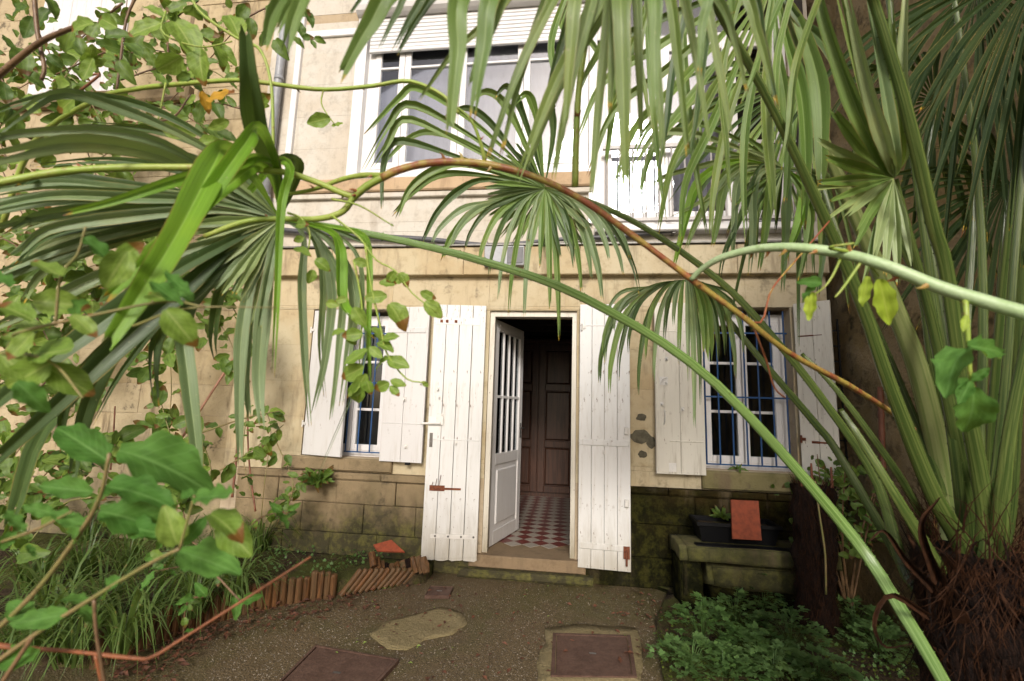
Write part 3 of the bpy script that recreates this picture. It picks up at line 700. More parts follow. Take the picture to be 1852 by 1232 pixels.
# pipes and wires on the front
c = [F(498, -20, -0.06), F(494, 90, -0.06), F(478, 240, -0.06), F(470, 400, -0.06)]
dp = MB().tube([(-3.03, -0.06, 2.9), (-3.035, -0.06, 7.0)], 0.042, 12).build('downpipe', M['grey_pipe'], house, True)
for z in (3.4, 4.7, 5.6): MB().tube([(-3.03, -0.06, z), (-3.03, -0.06, z + 0.04)], 0.047, 12).build('pipe_collar', M['grey_pipe'], dp, True)
MB().bbox(-2.90, -2.835, -0.03, 0.02, 3.56, 5.62, .006).build('cable_trunking', M['pvc'], house)
MB().bbox(-2.835, -2.23, -0.015, 0.02, 5.22, 5.30, .006).build('trunking_branch', M['pvc'], house)
cp_ = [(500, 415), (620, 425), (760, 432), (880, 444), (960, 438), (1050, 430), (1110, 428), (1200, 418), (1330, 408), (1470, 398)]
pts = cr([F(x, y, -0.045) for x, y in cp_], 40)
cdt = MB().tube(pts, [0.024 if p.x < -0.6 or p.x > 0.4 else 0.018 for p in pts], 10).build('conduit', M['dark_pipe'], house, True)
for k in (4, 13, 22, 31): MB().box(pts[k].x - .012, pts[k].x + .012, -0.075, 0.015, pts[k].z - .035, pts[k].z + .035).build('pipe_clip', M['zinc'], cdt)
a = F(878, 448, -0.09); b = F(948, 482, -0.09)
jb = MB().bbox(a.x, b.x, -0.135, -0.078, b.z, a.z, .006).build('junction_box', M['grey_pipe'], house)
MB().bbox((a.x + b.x) / 2 + .03, b.x - .01, -0.142, -0.1355, b.z + .015, a.z - .015, .003).build('box_lid', M['dark_pipe'], jb)
MB().bbox(1.985, 2.10, -0.05, 0.012, 3.2, 7.0, .01).build('corner_board', M['darkwood'], house)
MB().tube([(2.03, -0.09, 3.05), (2.03, -0.09, 4.02)], 0.033, 12).build('vent_pipe', M['alu'], house, True)
# mortar repairs on the pier between door and right window
for (x, y, rx, rz) in ((1160, 755, .045, .032), (1158, 790, .085, .055), (1178, 800, .04, .05), (1162, 822, .04, .03)):
    c = F(x, y); n = 22; mb = MB()
    vs = [(c.x, -0.009, c.z)] + [(c.x + rx * math.cos(a) * (1 + .35 * noise.noise(Vector((math.cos(a) * 1.6, math.sin(a) * 1.6, x)))), -0.004, c.z + rz * math.sin(a) * (1 + .35 * noise.noise(Vector((math.cos(a) * 1.6, math.sin(a) * 1.6, y))))) for a in [i * 2 * math.pi / n for i in range(n)]]
    mb.add(vs, [(0, 1 + i, 1 + (i + 1) % n) for i in range(n)]); mb.add([(v[0], 0.01, v[2]) for v in vs[1:]], [])
    mb.f += [(1 + (i + 1) % n, 1 + i, n + 1 + i, n + 1 + (i + 1) % n) for i in range(n)]
    mb.build('mortar_repair', M['cement_grey'], core)

# ------------------------------------------------------------------ the room behind the door
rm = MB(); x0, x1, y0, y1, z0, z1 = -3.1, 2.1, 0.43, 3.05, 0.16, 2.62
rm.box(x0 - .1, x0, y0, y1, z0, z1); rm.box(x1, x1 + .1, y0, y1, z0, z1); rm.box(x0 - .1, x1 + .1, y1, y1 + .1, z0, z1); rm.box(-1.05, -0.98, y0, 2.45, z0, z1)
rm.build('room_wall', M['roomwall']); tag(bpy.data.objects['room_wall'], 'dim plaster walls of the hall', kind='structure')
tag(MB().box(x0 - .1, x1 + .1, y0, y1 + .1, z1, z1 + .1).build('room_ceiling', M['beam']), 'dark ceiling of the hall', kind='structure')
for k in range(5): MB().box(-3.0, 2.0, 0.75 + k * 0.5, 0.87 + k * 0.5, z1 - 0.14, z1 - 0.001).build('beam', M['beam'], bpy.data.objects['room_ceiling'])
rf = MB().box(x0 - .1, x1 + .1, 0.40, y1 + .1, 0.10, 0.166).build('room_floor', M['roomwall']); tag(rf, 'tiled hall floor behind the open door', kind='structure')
T = 0.118; hd_ = T / math.sqrt(2); q = hd_ - 0.0012
tm = {}
for nm in ('tile_red', 'tile_white'):
    mb = MB(); e = 0.003
    vs = [(0, -q, 0), (q, 0, 0), (0, q, 0), (-q, 0, 0), (0, -q, .008), (q, 0, .008), (0, q, .008), (-q, 0, .008)]
    mb.add(vs, [(4,5,6,7),(0,1,5,4),(1,2,6,5),(2,3,7,6),(3,0,4,7)]); tm[nm] = mb
proto = {}
for j in range(36):
    for i in range(-9, 13):
        x = -0.32 + i * 2 * hd_ + (hd_ if j % 2 else 0); y = 0.33 + j * hd_
        if not (-0.95 < x < 0.62 and 0.1 < y < 2.75): continue
        if y < 0.43 and not (-0.62 < x < -0.02): continue
        nm = 'tile_red' if j % 2 else 'tile_white'
        if nm not in proto: proto[nm] = tm[nm].build('tile', M[nm], rf, origin=(0, 0, 0)); proto[nm].location = Vector((x, y, 0.167)) - WL[rf.name]
        else: copy_to(proto[nm], 'tile', rf, (x, y, 0.167))
wd = thing('wardrobe', 'tall dark red brown panelled wardrobe at the back of the hall', 'wardrobe', (-0.2, 2.75, 0.167))
MB().box(-0.98, 0.7, 2.66, 3.0, 0.17, 2.42).build('carcass', M['wardrobe'], wd)
for a, b in ((-0.97, -0.43), (-0.42, 0.13), (0.14, 0.69)):
    d_ = MB(); y = 2.62
    d_.bbox(a, a + .09, y, 2.659, .24, 2.34, .005); d_.bbox(b - .09, b, y, 2.659, .24, 2.34, .005)
    for z in (.24, .86, 1.66, 2.25): d_.bbox(a + .09, b - .09, y, 2.659, z, z + .09, .005)
    do = d_.build('door', M['wardrobe'], wd)
    for za, zb in ((.33, .86), (.95, 1.66), (1.75, 2.25)): MB().bbox(a + .10, b - .10, y + .012, 2.659, za + .01, zb - .01, .02).build('panel', M['wardrobe'], do)
MB().bbox(-1.0, 0.72, 2.58, 2.62, 2.345, 2.42, .02).build('cornice', M['wardrobe'], wd)
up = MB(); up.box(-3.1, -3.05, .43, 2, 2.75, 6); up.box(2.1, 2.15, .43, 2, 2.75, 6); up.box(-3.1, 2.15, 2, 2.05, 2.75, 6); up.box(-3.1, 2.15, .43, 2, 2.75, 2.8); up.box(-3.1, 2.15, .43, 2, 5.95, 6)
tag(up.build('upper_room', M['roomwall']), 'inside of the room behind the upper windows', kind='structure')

# ================================================================== OLD WALL ON THE LEFT
ow = thing('old_wall', 'old rubble stone wall left of the house, overgrown with creepers', 'wall', (-5.4, 0.02, 0))
UPS = (F(75, 100, 0.02).x - 0.1, F(222, 100, 0.02).x, F(150, 172, 0.02).z, 6.9)
oc = wall_core('wall_core', M['mortar'], ow, -8.5, HX0 - 0.005, 0.0, 7.0, 0.031, 0.45, [UPS])
zz = [0.0]; rr = random.Random(4)
while zz[-1] < 6.6: zz.append(zz[-1] + rr.uniform(0.28, 0.42))
zz[-1] = 7.0
ashlar(oc, -8.0, HX0 - 0.005, zz, [UPS], 0.025, M['old_stone'], 0.45, 1.0, joint=0.0025, bev=0.004, seed=21, depth=0.1, proud=0.003, jit=0.002)
MB().bbox(UPS[0] - .25, UPS[1] + 0.95, -0.06, 0.06, UPS[2] - 0.17, UPS[2] - 0.01, .02, .006).build('stone_ledge', M['plinth'], ow)
os_ = pivot('shutter', ow, (UPS[0], 0.03, UPS[2])); n = 6; wv = (UPS[1] - UPS[0]) / n
for i in range(n): MB().bbox(i * wv + .002, (i + 1) * wv - .002, -0.012 + R.uniform(-.002, .002), 0.03, 0.0, UPS[3] - UPS[2], .004).build('plank', M['oldshut'], os_)

# ================================================================== GARDEN WALL ON THE RIGHT
gw = MB(); nx, nz = 90, 110
for i in range(nx + 1):
    for k in range(nz + 1):
        y = 0.25 - 6.0 * i / nx; z = -0.05 + 7.0 * k / nz
        d_ = 0.09 * noise.noise(Vector((y * 0.9, z * 0.9, 1))) + 0.05 * noise.noise(Vector((y * 3, z * 3, 2))) + 0.02 * noise.noise(Vector((y * 9, z * 9, 5)))
        gw.v.append(Vector((2.24 + d_, y, z)))
for i in range(nx):
    for k in range(nz):
        a = i * (nz + 1) + k; gw.f.append((a, a + 1, a + nz + 2, a + nz + 1))
b0 = len(gw.v)
gw.box(2.4, 2.7, -5.75, 0.25, -0.05, 6.95)
tag(gw.build('garden_wall', M['render'], smooth=True, origin=(2.3, -2.5, 0)), 'high rough rendered garden wall with dark weathering on the right', 'wall')

# ================================================================== PALM
def w_seg(v):                                    # width along a segment that leaves the heart of a fan
    a = min(1.0, (v / 0.5)) ** 0.85 if v > 0 else 0
    b = 1.0 if v < 0.5 else 1 - 0.66 * ((v - 0.5) / 0.5) ** 1.25
    return max(0.03, a * b)
def w_full(v):                                   # width of a segment whose base is out of sight
    return max(0.05, (0.75 + 0.25 * min(1, v / 0.4)) * (1.0 if v < 0.45 else 1 - 0.70 * ((v - 0.45) / 0.55) ** 1.2))
def ribbon(pts, W, prof, fold=0.22, twist=0.0, n=18, tipcut=True, split=None, seed=None):
    """leaf blade along 3D points: a pleated V-folded strip whose end is often split in two, uv = across, along"""
    c = cr([Vector(p) for p in pts], n); mb = MB()
    rr_ = random.Random(seed if seed is not None else int(abs(c[-1].x * 9173 + c[-1].z * 3511)))
    us = [0, 0.17, 0.34, 0.5, 0.5, 0.66, 0.83, 1]; rip = [0, .16, -.04, .0, .0, -.04, .16, 0]
    if split is None: split = rr_.choice((0.93, 0.95, 0.9, 0.82, 0.72, 0.97))
    ph = rr_.uniform(0, 6); prev = None; uneven = rr_.uniform(-.5, .5)
    for i, p in enumerate(c):
        v = i / (n - 1)
        t = (c[min(i+1, n-1)] - c[max(i-1, 0)]).normalized()
        view = (CAM - p).normalized()
        sd_ = t.cross(view)
        if sd_.length < 0.15: sd_ = prev if prev is not None else t.cross(Vector((0, 0, 1)))
        sd_.normalize()
        if prev is not None and sd_.dot(prev) < 0: sd_ = -sd_
        if prev is not None: sd_ = (sd_ + prev * 0.8).normalized()
        prev = sd_
        nr = sd_.cross(t).normalized()
        tw = twist * (0.3 + v) + .08 * math.sin(v * 7 + ph)
        s2 = sd_ * math.cos(tw) + nr * math.sin(tw); n2 = nr * math.cos(tw) - sd_ * math.sin(tw)
        w_ = W * prof(v) * (1 + .05 * math.sin(v * 23 + ph))
        k = max(0.0, (v - split) / (1.0001 - split)) if tipcut else 0.0
        for q, u in enumerate(us):
            h = abs(u - 0.5) * 2; left = q < 4
            uu = (u - .5)
            if k > 0:
                cen = -.25 if left else .25
                uu = cen * (1 + .5 * k) + (uu - cen) * (1 - .75 * k)
            off = 0.0
            if tipcut and i == n - 1: off = (uneven if left else -uneven) * w_ * 1.2 + (-.5 * w_ if q in (0, 3, 4, 7) else 0)
            hh = fold * (h - 0.5) + rip[q] * fold * 1.4 + (.12 * k if left else -.05 * k)
            mb.v.append(p + s2 * uu * w_ + n2 * hh * w_ + t * off); mb.uv.append((u, v))
    for i in range(n - 1):
        for k in (0, 1, 2, 4, 5, 6): mb.f.append((i*8+k, i*8+k+1, i*8+k+9, i*8+k+8))
    return mb
rp = random.Random(5)
CROWN = D(1748, 1055, 1.55)
palm = thing('palm_tree', 'large fan palm whose long green stalks and leaves cross the whole view', 'palm', (CROWN.x, CROWN.y, 0))
def frond(pet, mat, flat=0.55):
    """leaf stalk through (x, y, depth, width) points, half-round with a channel"""
    x_, y_, d_, w0 = pet[0]
    if y_ < 1050: pet = [(1748 + .35 * (x_ - 1748), 1090, 1.56 + .4 * (d_ - 1.56), w0 * 1.1)] + list(pet)
    ctl = [D(x, y, d) for x, y, d, w_ in pet]; slim = .8 if pet[0][0] > 1650 and len(pet) != 8 else 1.0; ws = [w_ * slim * d / FPX for x, y, d, w_ in pet]
    n = 34; c = cr(ctl, n); rs = [a.x for a in cr([Vector((q, 0, 0)) for q in ws], n)]
    mb = MB(); K = 10
    for i, p in enumerate(c):
        t = (c[min(i+1, n-1)] - c[max(i-1, 0)]).normalized(); view = (CAM - p).normalized()
        s_ = t.cross(view).normalized(); nr = s_.cross(t)
        for k in range(K):
            a = 2 * math.pi * k / K; r = max(rs[i], 0.002) / 2
            x, y = math.cos(a) * r, math.sin(a) * r * flat
            if k == 2 or k == 3: y *= 0.75
            mb.v.append(p + s_ * x + nr * y); mb.uv.append((k / K, i / (n - 1)))
    for i in range(n - 1):
        for k in range(K): mb.f.append((i*K+k, i*K+(k+1) % K, (i+1)*K+(k+1) % K, (i+1)*K+k))
    mb.f.append(tuple(range(K))); mb.f.append(tuple((n-1)*K+k for k in reversed(range(K))))
    # small teeth along both edges
    rt = random.Random(int(pet[0][0]) + 3)
    for i in range(2, n - 2):
        t = (c[i+1] - c[i-1]).normalized(); s_ = t.cross((CAM - c[i]).normalized()).normalized()
        for sg in (-1, 1):
            if rt.random() < 0.6:
                b = c[i] + s_ * sg * rs[i] * 0.49; l = 0.004
                k0 = len(mb.v)
                mb.add([b - t * l * .6, b + t * l * .6, b + s_ * sg * l + t * l * .3, b + t.cross(s_) * l * .4], [(0, 1, 2), (1, 3, 2), (3, 0, 2)], [(0, .5)] * 4)
    return mb.build('frond', mat, palm, True)
def seg(fr, pts, wpx, mat, full=False, twist=None, fold=None, n=18, split=None):
    if len(pts) == 2:
        a, b = pts; pts = [a, tuple((a[k] + b[k]) / 2 for k in range(3)), b]
    P = [D(*p) for p in pts]
    dm = sorted(p[2] for p in pts)[len(pts) // 2]
    mb = ribbon(P, wpx * dm / FPX, w_full if full else w_seg, fold if fold is not None else rp.uniform(0.12, 0.4), twist if twist is not None else rp.uniform(-0.45, 0.45), n, True, split)
    return mb.build('leaf_segment', M[mat], fr, True)
def spray(fr, h, a0, a1, n, L, wpx, mat, droop=0.3, dd=0.0, jl=0.12, dj=0.06, bend=0.0):
    for i in range(n):
        a = rad(a0 + (a1 - a0) * (i + 0.5) / n + rp.uniform(-2, 2)); l = L * rp.uniform(1 - jl, 1 + jl); q = rp.uniform(-dj, dj)
        pts = []
        dr_ = droop * rp.uniform(0.7, 1.3); bk = rp.uniform(0.5, 0.75) if rp.random() < bend else None
        for t in (0, 0.33, 0.6, 0.82, 1.0):
            x = h[0] + l * math.cos(a) * t; y = h[1] - l * math.sin(a) * t + dr_ * l * t ** 2.3
            if bk and t > bk: x = x - (t - bk) * l * math.cos(a) * 0.85; y = y + (t - bk) * l * 0.7
            pts.append((x, y, h[2] + (dd + q) * t))
        seg(fr, pts, wpx * rp.uniform(0.8, 1.15), mat if isinstance(mat, str) else rp.choice(mat), n=16)

# --- stalk A: the long stalk running left to the big fan on the left
fA = frond([(1745, 1300, 1.22, 22), (1640, 1120, 1.42, 22), (1530, 955, 1.6, 20), (1290, 690, 1.55, 17), (1060, 541, 1.45, 16), (850, 466, 1.36, 14), (640, 418, 1.28, 12), (507, 398, 1.22, 11)], M['pet_bright'])
hA = (507, 397, 1.22)
A = lambda pts, w_, m='palm_grey', **k: seg(fA, [hA] + pts, w_, m, **k)
for k in range(17):                            # the flat left half of the fan, many narrow segments
    t = k / 16; y = 318 + 215 * t + rp.uniform(-6, 6); dd = rp.uniform(-.05, .05)
    A([(385, 372 + (y - 400) * .16 + rp.uniform(-3, 3), 1.17 + dd), (230, 372 + (y - 400) * .45, 1.12 + dd), (90, 380 + (y - 400) * .78, 1.06 + dd), (rp.uniform(-80, 40), y + 18, 1.0 + dd)], rp.uniform(17, 23), rp.choice(['palm_grey', 'palm_grey', 'palm_grey', 'palm_pale', 'palm_dark']), twist=rp.uniform(-.5, .5))
A([(410, 345, 1.15), (300, 285, 1.0), (150, 258, .86), (0, 284, .74), (-80, 305, .7)], 30, 'palm_pale', twist=0.2)
A([(410, 330, 1.15), (300, 262, 1.02), (190, 238, .95), (50, 240, .9), (-70, 262, .85)], 22)
A([(430, 310, 1.16), (330, 245, 1.08), (200, 190, 1.0), (110, 168, .95), (40, 205, .9), (-30, 262, .86)], 22)
A([(440, 305, 1.18), (350, 235, 1.12), (240, 186, 1.06), (130, 172, 1.0), (50, 182, .97), (-40, 215, .95)], 17, 'palm_dark')
A([(440, 330, 1.2), (380, 270, 1.2), (280, 235, 1.2), (150, 222, 1.2)], 18, 'palm_dark'); A([(430, 350, 1.2), (340, 310, 1.2), (200, 290, 1.2), (60, 300, 1.2)], 18, 'palm_dark'); A([(440, 340, 1.2), (360, 290, 1.18), (240, 262, 1.14), (110, 262, 1.1)], 16)
# drooping ones to the lower left, shadow of other leaves put into their dark colour
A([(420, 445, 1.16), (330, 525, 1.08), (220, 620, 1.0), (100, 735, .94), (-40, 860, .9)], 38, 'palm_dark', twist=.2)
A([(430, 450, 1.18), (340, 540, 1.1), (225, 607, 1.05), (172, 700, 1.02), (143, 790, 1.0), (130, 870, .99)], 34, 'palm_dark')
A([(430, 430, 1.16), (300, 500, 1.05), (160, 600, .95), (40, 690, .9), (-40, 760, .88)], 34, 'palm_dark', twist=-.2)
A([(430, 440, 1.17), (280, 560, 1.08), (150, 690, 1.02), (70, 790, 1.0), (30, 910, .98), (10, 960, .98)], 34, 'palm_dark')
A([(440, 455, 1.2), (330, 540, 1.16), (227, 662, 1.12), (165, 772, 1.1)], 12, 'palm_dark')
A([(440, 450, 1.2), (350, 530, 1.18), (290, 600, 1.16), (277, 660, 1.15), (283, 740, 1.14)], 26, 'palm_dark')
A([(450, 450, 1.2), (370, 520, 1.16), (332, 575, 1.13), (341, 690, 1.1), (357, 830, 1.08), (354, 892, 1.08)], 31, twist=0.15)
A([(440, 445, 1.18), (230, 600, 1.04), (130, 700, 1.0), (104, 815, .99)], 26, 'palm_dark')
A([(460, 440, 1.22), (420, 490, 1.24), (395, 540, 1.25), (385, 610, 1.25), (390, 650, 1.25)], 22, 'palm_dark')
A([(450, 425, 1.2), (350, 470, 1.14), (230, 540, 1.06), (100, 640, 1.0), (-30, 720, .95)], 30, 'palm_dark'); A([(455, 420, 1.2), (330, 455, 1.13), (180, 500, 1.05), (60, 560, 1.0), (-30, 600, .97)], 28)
# hanging ones
A([(470, 455, 1.18), (440, 580, 1.14), (433, 700, 1.12), (434, 838, 1.1)], 24, twist=.1, fold=.15); A([(492, 455, 1.17), (474, 590, 1.13), (468, 690, 1.12), (474, 775, 1.1)], 28, twist=-.1, fold=.15)
A([(480, 450, 1.19), (452, 560, 1.17), (445, 680, 1.15), (452, 760, 1.14)], 18)
seg(fA, [(452, 345, 1.14), (500, 293, 1.05), (525, 306, .99), (509, 372, .96), (501, 540, .93), (494, 680, .92)], 17, 'palm_bright', True, 0.05, .25)
A([(548, 425, 1.2), (546, 520, 1.17), (552, 660, 1.15), (561, 772, 1.14)], 16, twist=.1); A([(570, 425, 1.2), (600, 520, 1.16), (590, 640, 1.14), (566, 745, 1.13)], 18, twist=-.2)
A([(575, 432, 1.2), (618, 520, 1.16), (612, 640, 1.14), (598, 760, 1.13)], 15); A([(590, 430, 1.2), (640, 520, 1.17), (630, 640, 1.15), (616, 735, 1.14)], 20); A([(560, 420, 1.22), (585, 500, 1.22), (580, 620, 1.22), (588, 720, 1.21)], 14)
A([(590, 415, 1.19), (615, 450, 1.15), (618, 540, 1.1), (640, 575, 1.07), (672, 612, 1.06)], 22, 'palm_bright', twist=.5)
A([(600, 410, 1.2), (655, 425, 1.15), (668, 470, 1.12), (667, 590, 1.09), (669, 698, 1.08)], 13, 'palm_bright', twist=.3)
A([(600, 420, 1.22), (650, 470, 1.2), (655, 560, 1.2), (660, 650, 1.2), (575, 860, 1.2)], 10); A([(545, 405, 1.24), (600, 415, 1.26), (660, 440, 1.28)], 14, 'palm_dark')
# near, bright ones that rise and fold over towards the lens
A([(462, 325, 1.04), (412, 272, .88), (385, 300, .80), (322, 420, .69), (255, 530, .63), (191, 627, .60)], 50, 'palm_bright', twist=.05, fold=.16, n=34, split=.975)
A([(500, 305, 1.02), (472, 234, .87), (440, 265, .82), (345, 395, .75), (260, 475, .72), (184, 548, .70)], 32, 'palm_bright', twist=.1, n=30, split=.97)
A([(505, 310, 1.06), (470, 285, .96), (430, 296, .90), (320, 325, .82), (210, 362, .77), (112, 386, .74)], 22, 'palm_bright', twist=.3, n=30, split=.97)
A([(495, 330, 1.08), (468, 300, .98), (420, 330, .92), (300, 430, .82), (174, 520, .76)], 24, 'palm_bright', n=24)
A([(500, 310, 1.06), (466, 240, .92), (452, 150, .84), (443, 46, .80)], 42, 'palm_dark', twist=.15, n=26, split=.985); A([(530, 340, 1.15), (540, 300, 1.1), (520, 285, 1.05), (480, 300, 1.02)], 20, 'palm_dark')
spray(fA, (507, 397, 1.205), 120, 262, 38, 170, 16, ['palm_grey', 'palm_pale'], 0.06, -0.07)

# --- stalk B: fan hanging in front of the cornice, middle of the view
fB = frond([(1640, 1040, 1.75, 26), (1584, 867, 1.85, 20), (1494, 731, 1.9, 17), (1405, 618, 1.92, 16), (1307, 513, 1.95, 15), (1171, 415, 1.95, 13), (1060, 362, 1.93, 11), (985, 341, 1.9, 10)], M['pet'])
hB = (985, 341, 1.9)
B = lambda pts, w_, m='palm_grey', **k: seg(fB, [hB] + pts, w_, m, **k)
for pts, w_ in (([(870, 232, 1.82), (760, 160, 1.76), (720, 180, 1.74), (661, 243, 1.72)], 15), ([(850, 245, 1.82), (742, 188, 1.76), (700, 230, 1.75), (656, 308, 1.73)], 15),
                ([(840, 262, 1.84), (735, 215, 1.78), (700, 262, 1.77), (672, 305, 1.76)], 14), ([(830, 285, 1.84), (720, 255, 1.8), (694, 300, 1.79), (691, 380, 1.78)], 15),
                ([(850, 300, 1.86), (790, 305, 1.82), (742, 340, 1.8), (718, 394, 1.79)], 16), ([(880, 325, 1.86), (830, 345, 1.82), (790, 385, 1.8), (763, 438, 1.79)], 15),
                ([(880, 318, 1.9), (800, 315, 1.9), (750, 345, 1.9), (708, 390, 1.9)], 13), ([(870, 272, 1.9), (790, 240, 1.9), (740, 250, 1.9), (690, 300, 1.9)], 13),
                ([(950, 260, 1.86), (915, 190, 1.82), (880, 165, 1.8), (850, 185, 1.79)], 16), ([(960, 250, 1.86), (935, 180, 1.82), (915, 155, 1.8), (895, 175, 1.79)], 15), ([(975, 240, 1.88), (962, 185, 1.84), (950, 170, 1.82), (930, 190, 1.8)], 16),
                ([(1000, 250, 1.9), (1000, 200, 1.88), (1005, 190, 1.86)], 14), ([(930, 275, 1.86), (880, 215, 1.82), (840, 195, 1.8), (800, 215, 1.79)], 14)):
    B(pts, w_, 'palm' if rp.random() < .6 else 'palm_dark')
for (x, y) in ((780, 442), (800, 470), (816, 447), (840, 452), (865, 482), (884, 500), (901, 540), (920, 572), (948, 574), (977, 486), (995, 558), (1012, 614), (1038, 482), (1052, 530), (1070, 506), (1090, 545), (1102, 472), (1128, 500), (1158, 536), (1140, 470)):
    mx_ = 985 + (x - 985) * 0.72; B([(985 + (x - 985) * .42, 341 + 22, 1.88), (mx_, 341 + (y - 341) * .36, 1.85), (x - (x - 985) * .08, 341 + (y - 341) * .7, 1.83), (x, y, 1.82)], rp.uniform(10, 16), rp.choice(['palm', 'palm_dark', 'palm_grey']))
spray(fB, hB, 95, 330, 34, 105, 10, ['palm', 'palm_dark', 'palm_grey'], 0.1, -0.03)

# --- fan D: small drooping fan over the pier right of the door
fD = frond([(1660, 1070, 1.9, 24), (1521, 828, 2.1, 17), (1471, 762, 2.15, 16), (1385, 661, 2.2, 14), (1307, 567, 2.25, 12), (1262, 520, 2.25, 10), (1240, 506, 2.25, 9)], M['pet_dark'])
hD = (1240, 506, 2.25)
for x, y, w_ in ((1084, 694, 11), (1094, 660, 9), (1102, 712, 11), (1118, 690, 9), (1136, 640, 8), (1154, 714, 9), (1168, 650, 8), (1182, 690, 9), (1090, 640, 8), (1110, 600, 8), (1100, 570, 7), (1202, 624, 8), (1218, 590, 8), (1228, 660, 8),
                 (1256, 774, 9), (1267, 734, 8), (1275, 640, 14), (1284, 656, 20), (1300, 650, 10), (1312, 640, 9), (1330, 684, 9), (1345, 640, 8), (1360, 600, 7), (1245, 690, 8), (1320, 600, 9)):
    seg(fD, [hD, (1240 + (x - 1240) * .42, 506 + 6 + abs(x - 1240) * .05, 2.23), (1240 + (x - 1240) * .8, 506 + (y - 506) * .32, 2.22), (x - (x - 1240) * .03, 506 + (y - 506) * .7, 2.2), (x, y, 2.2)], w_ * 1.15, rp.choice(['palm_dark', 'palm', 'palm_grey']), n=16)

# --- fan C: the leaf hanging from above, close to the lens
fC = frond([(1745, 1000, 1.55, 40), (1685, 887, 1.5, 34), (1612, 704, 1.42, 28), (1560, 554, 1.36, 25), (1498, 409, 1.3, 22), (1402, 205, 1.2, 18), (1317, 51, 1.12, 18), (1240, -80, 1.0, 16), (1130, -180, .9, 14)], M['pet'])
hC = (1110, -190, .88)
C_ = lambda pts, w_, m='palm', **k: seg(fC, [hC] + pts, w_, m, fold=.14, **k)
for sx, sy, tx, ty, w_, d, m in (
    (735, -40, 614, 142, 46, .72, 'palm'), (760, -30, 686, 88, 16, .8, 'palm_dark'), (800, -40, 711, 92, 20, .8, 'palm_dark'), (812, -30, 718, 98, 18, .82, 'palm_dark'), (700, -40, 632, 26, 12, .8, 'palm_dark'),
    (845, -30, 813, 240, 46, .66, 'palm'), (900, -30, 853, 224, 42, .68, 'palm'), (925, -30, 850, 160, 34, .70, 'palm'), (900, 20, 757, 182, 16, .82, 'palm_olive'),
    (1010, -20, 880, 292, 24, .78, 'palm_olive'), (1000, -30, 905, 285, 20, .8, 'palm_olive'), (1045, -30, 1022, 232, 32, .7, 'palm_olive'), (1090, -20, 934, 332, 32, .8, 'palm_olive'), (1100, 0, 950, 310, 22, .84, 'palm_olive'), (1075, -20, 1000, 328, 26, .78, 'palm_olive'),
    (1116, -30, 1102, 206, 26, .72, 'palm_olive'), (1122, -20, 1132, 344, 40, .70, 'palm_olive'), (1105, -10, 1069, 360, 26, .78, 'palm_olive'), (1182, -30, 1185, 230, 30, .68, 'palm'), (1175, -10, 1201, 304, 24, .74, 'palm_olive'),
    (1206, -30, 1244, 280, 24, .74, 'palm_olive'), (1228, -30, 1284, 264, 20, .76, 'palm_olive'), (1275, -30, 1265, 138, 24, .70, 'palm'), (1265, -20, 1322, 244, 22, .76, 'palm_olive'), (1300, 0, 1352, 170, 16, .78, 'palm_olive'), (1335, -30, 1400, 168, 24, .74, 'palm_olive'),
    (1350, -30, 1406, 196, 18, .78, 'palm_dark'), (1150, -20, 1160, 260, 22, .82, 'palm_olive'), (1320, -30, 1325, 26, 22, .72, 'palm'), (1040, 0, 975, 250, 20, .86, 'palm_dark')):
    C_([(hC[0] * .55 + sx * .45, -120, (d + .88) / 2), (sx, sy, d), ((sx + tx) / 2 + (tx - sx) * .06, (sy + ty) / 2 - 6, d - .005), (tx, ty, d)], w_ * .88, m, twist=rp.uniform(-.3, .3), n=28, split=rp.choice((.97, .965, .975, .9)))
for tx, ty, w_ in ((476, 92, 34), (514, 96, 36), (500, 60, 20)):
    C_([(850, -170, .82), (600, -90, .74), (tx + 28, 5, .70), (tx, ty, .68)], w_, 'palm', twist=.2)

# --- fan H: behind, its segments run diagonally down to the left in front of the balcony window
fH = frond([(1710, 887, 1.75, 36), (1665, 684, 1.72, 32), (1612, 542, 1.7, 28), (1560, 420, 1.68, 24), (1480, 230, 1.66, 18), (1430, 60, 1.64, 14), (1400, -40, 1.62, 12)], M['pet_pale'])
hH = (1400, -40, 1.62)
for pts, w_ in (([(1290, 20), (1180, 90), (1090, 150), (1045, 250)], 17), ([(1300, 40), (1200, 130), (1110, 200), (1062, 320)], 17), ([(1310, 60), (1220, 160), (1150, 230), (1110, 340)], 18), ([(1320, 80), (1240, 190), (1180, 270), (1155, 360)], 18),
                ([(1330, 90), (1265, 210), (1215, 300), (1190, 420)], 17), ([(1340, 100), (1285, 230), (1240, 330), (1230, 440)], 17), ([(1280, 0), (1160, 50), (1080, 100), (1045, 170)], 16), ([(1350, 110), (1310, 240), (1290, 350), (1285, 430)], 16),
                ([(1375, 90), (1350, 220), (1345, 330), (1350, 440)], 16), ([(1390, 80), (1385, 200), (1395, 330), (1400, 400)], 20), ([(1405, 80), (1420, 180), (1425, 290), (1420, 370)], 20), ([(1420, 60), (1450, 170), (1458, 300), (1452, 420)], 24), ([(1445, 40), (1480, 150), (1486, 270), (1484, 340)], 32), ([(1440, 30), (1500, 90), (1540, 200), (1550, 300)], 22)):
    seg(fH, [hH] + [(x, y, 1.6) for x, y in pts], w_, rp.choice(['palm', 'palm_dark', 'palm_olive', 'palm']))
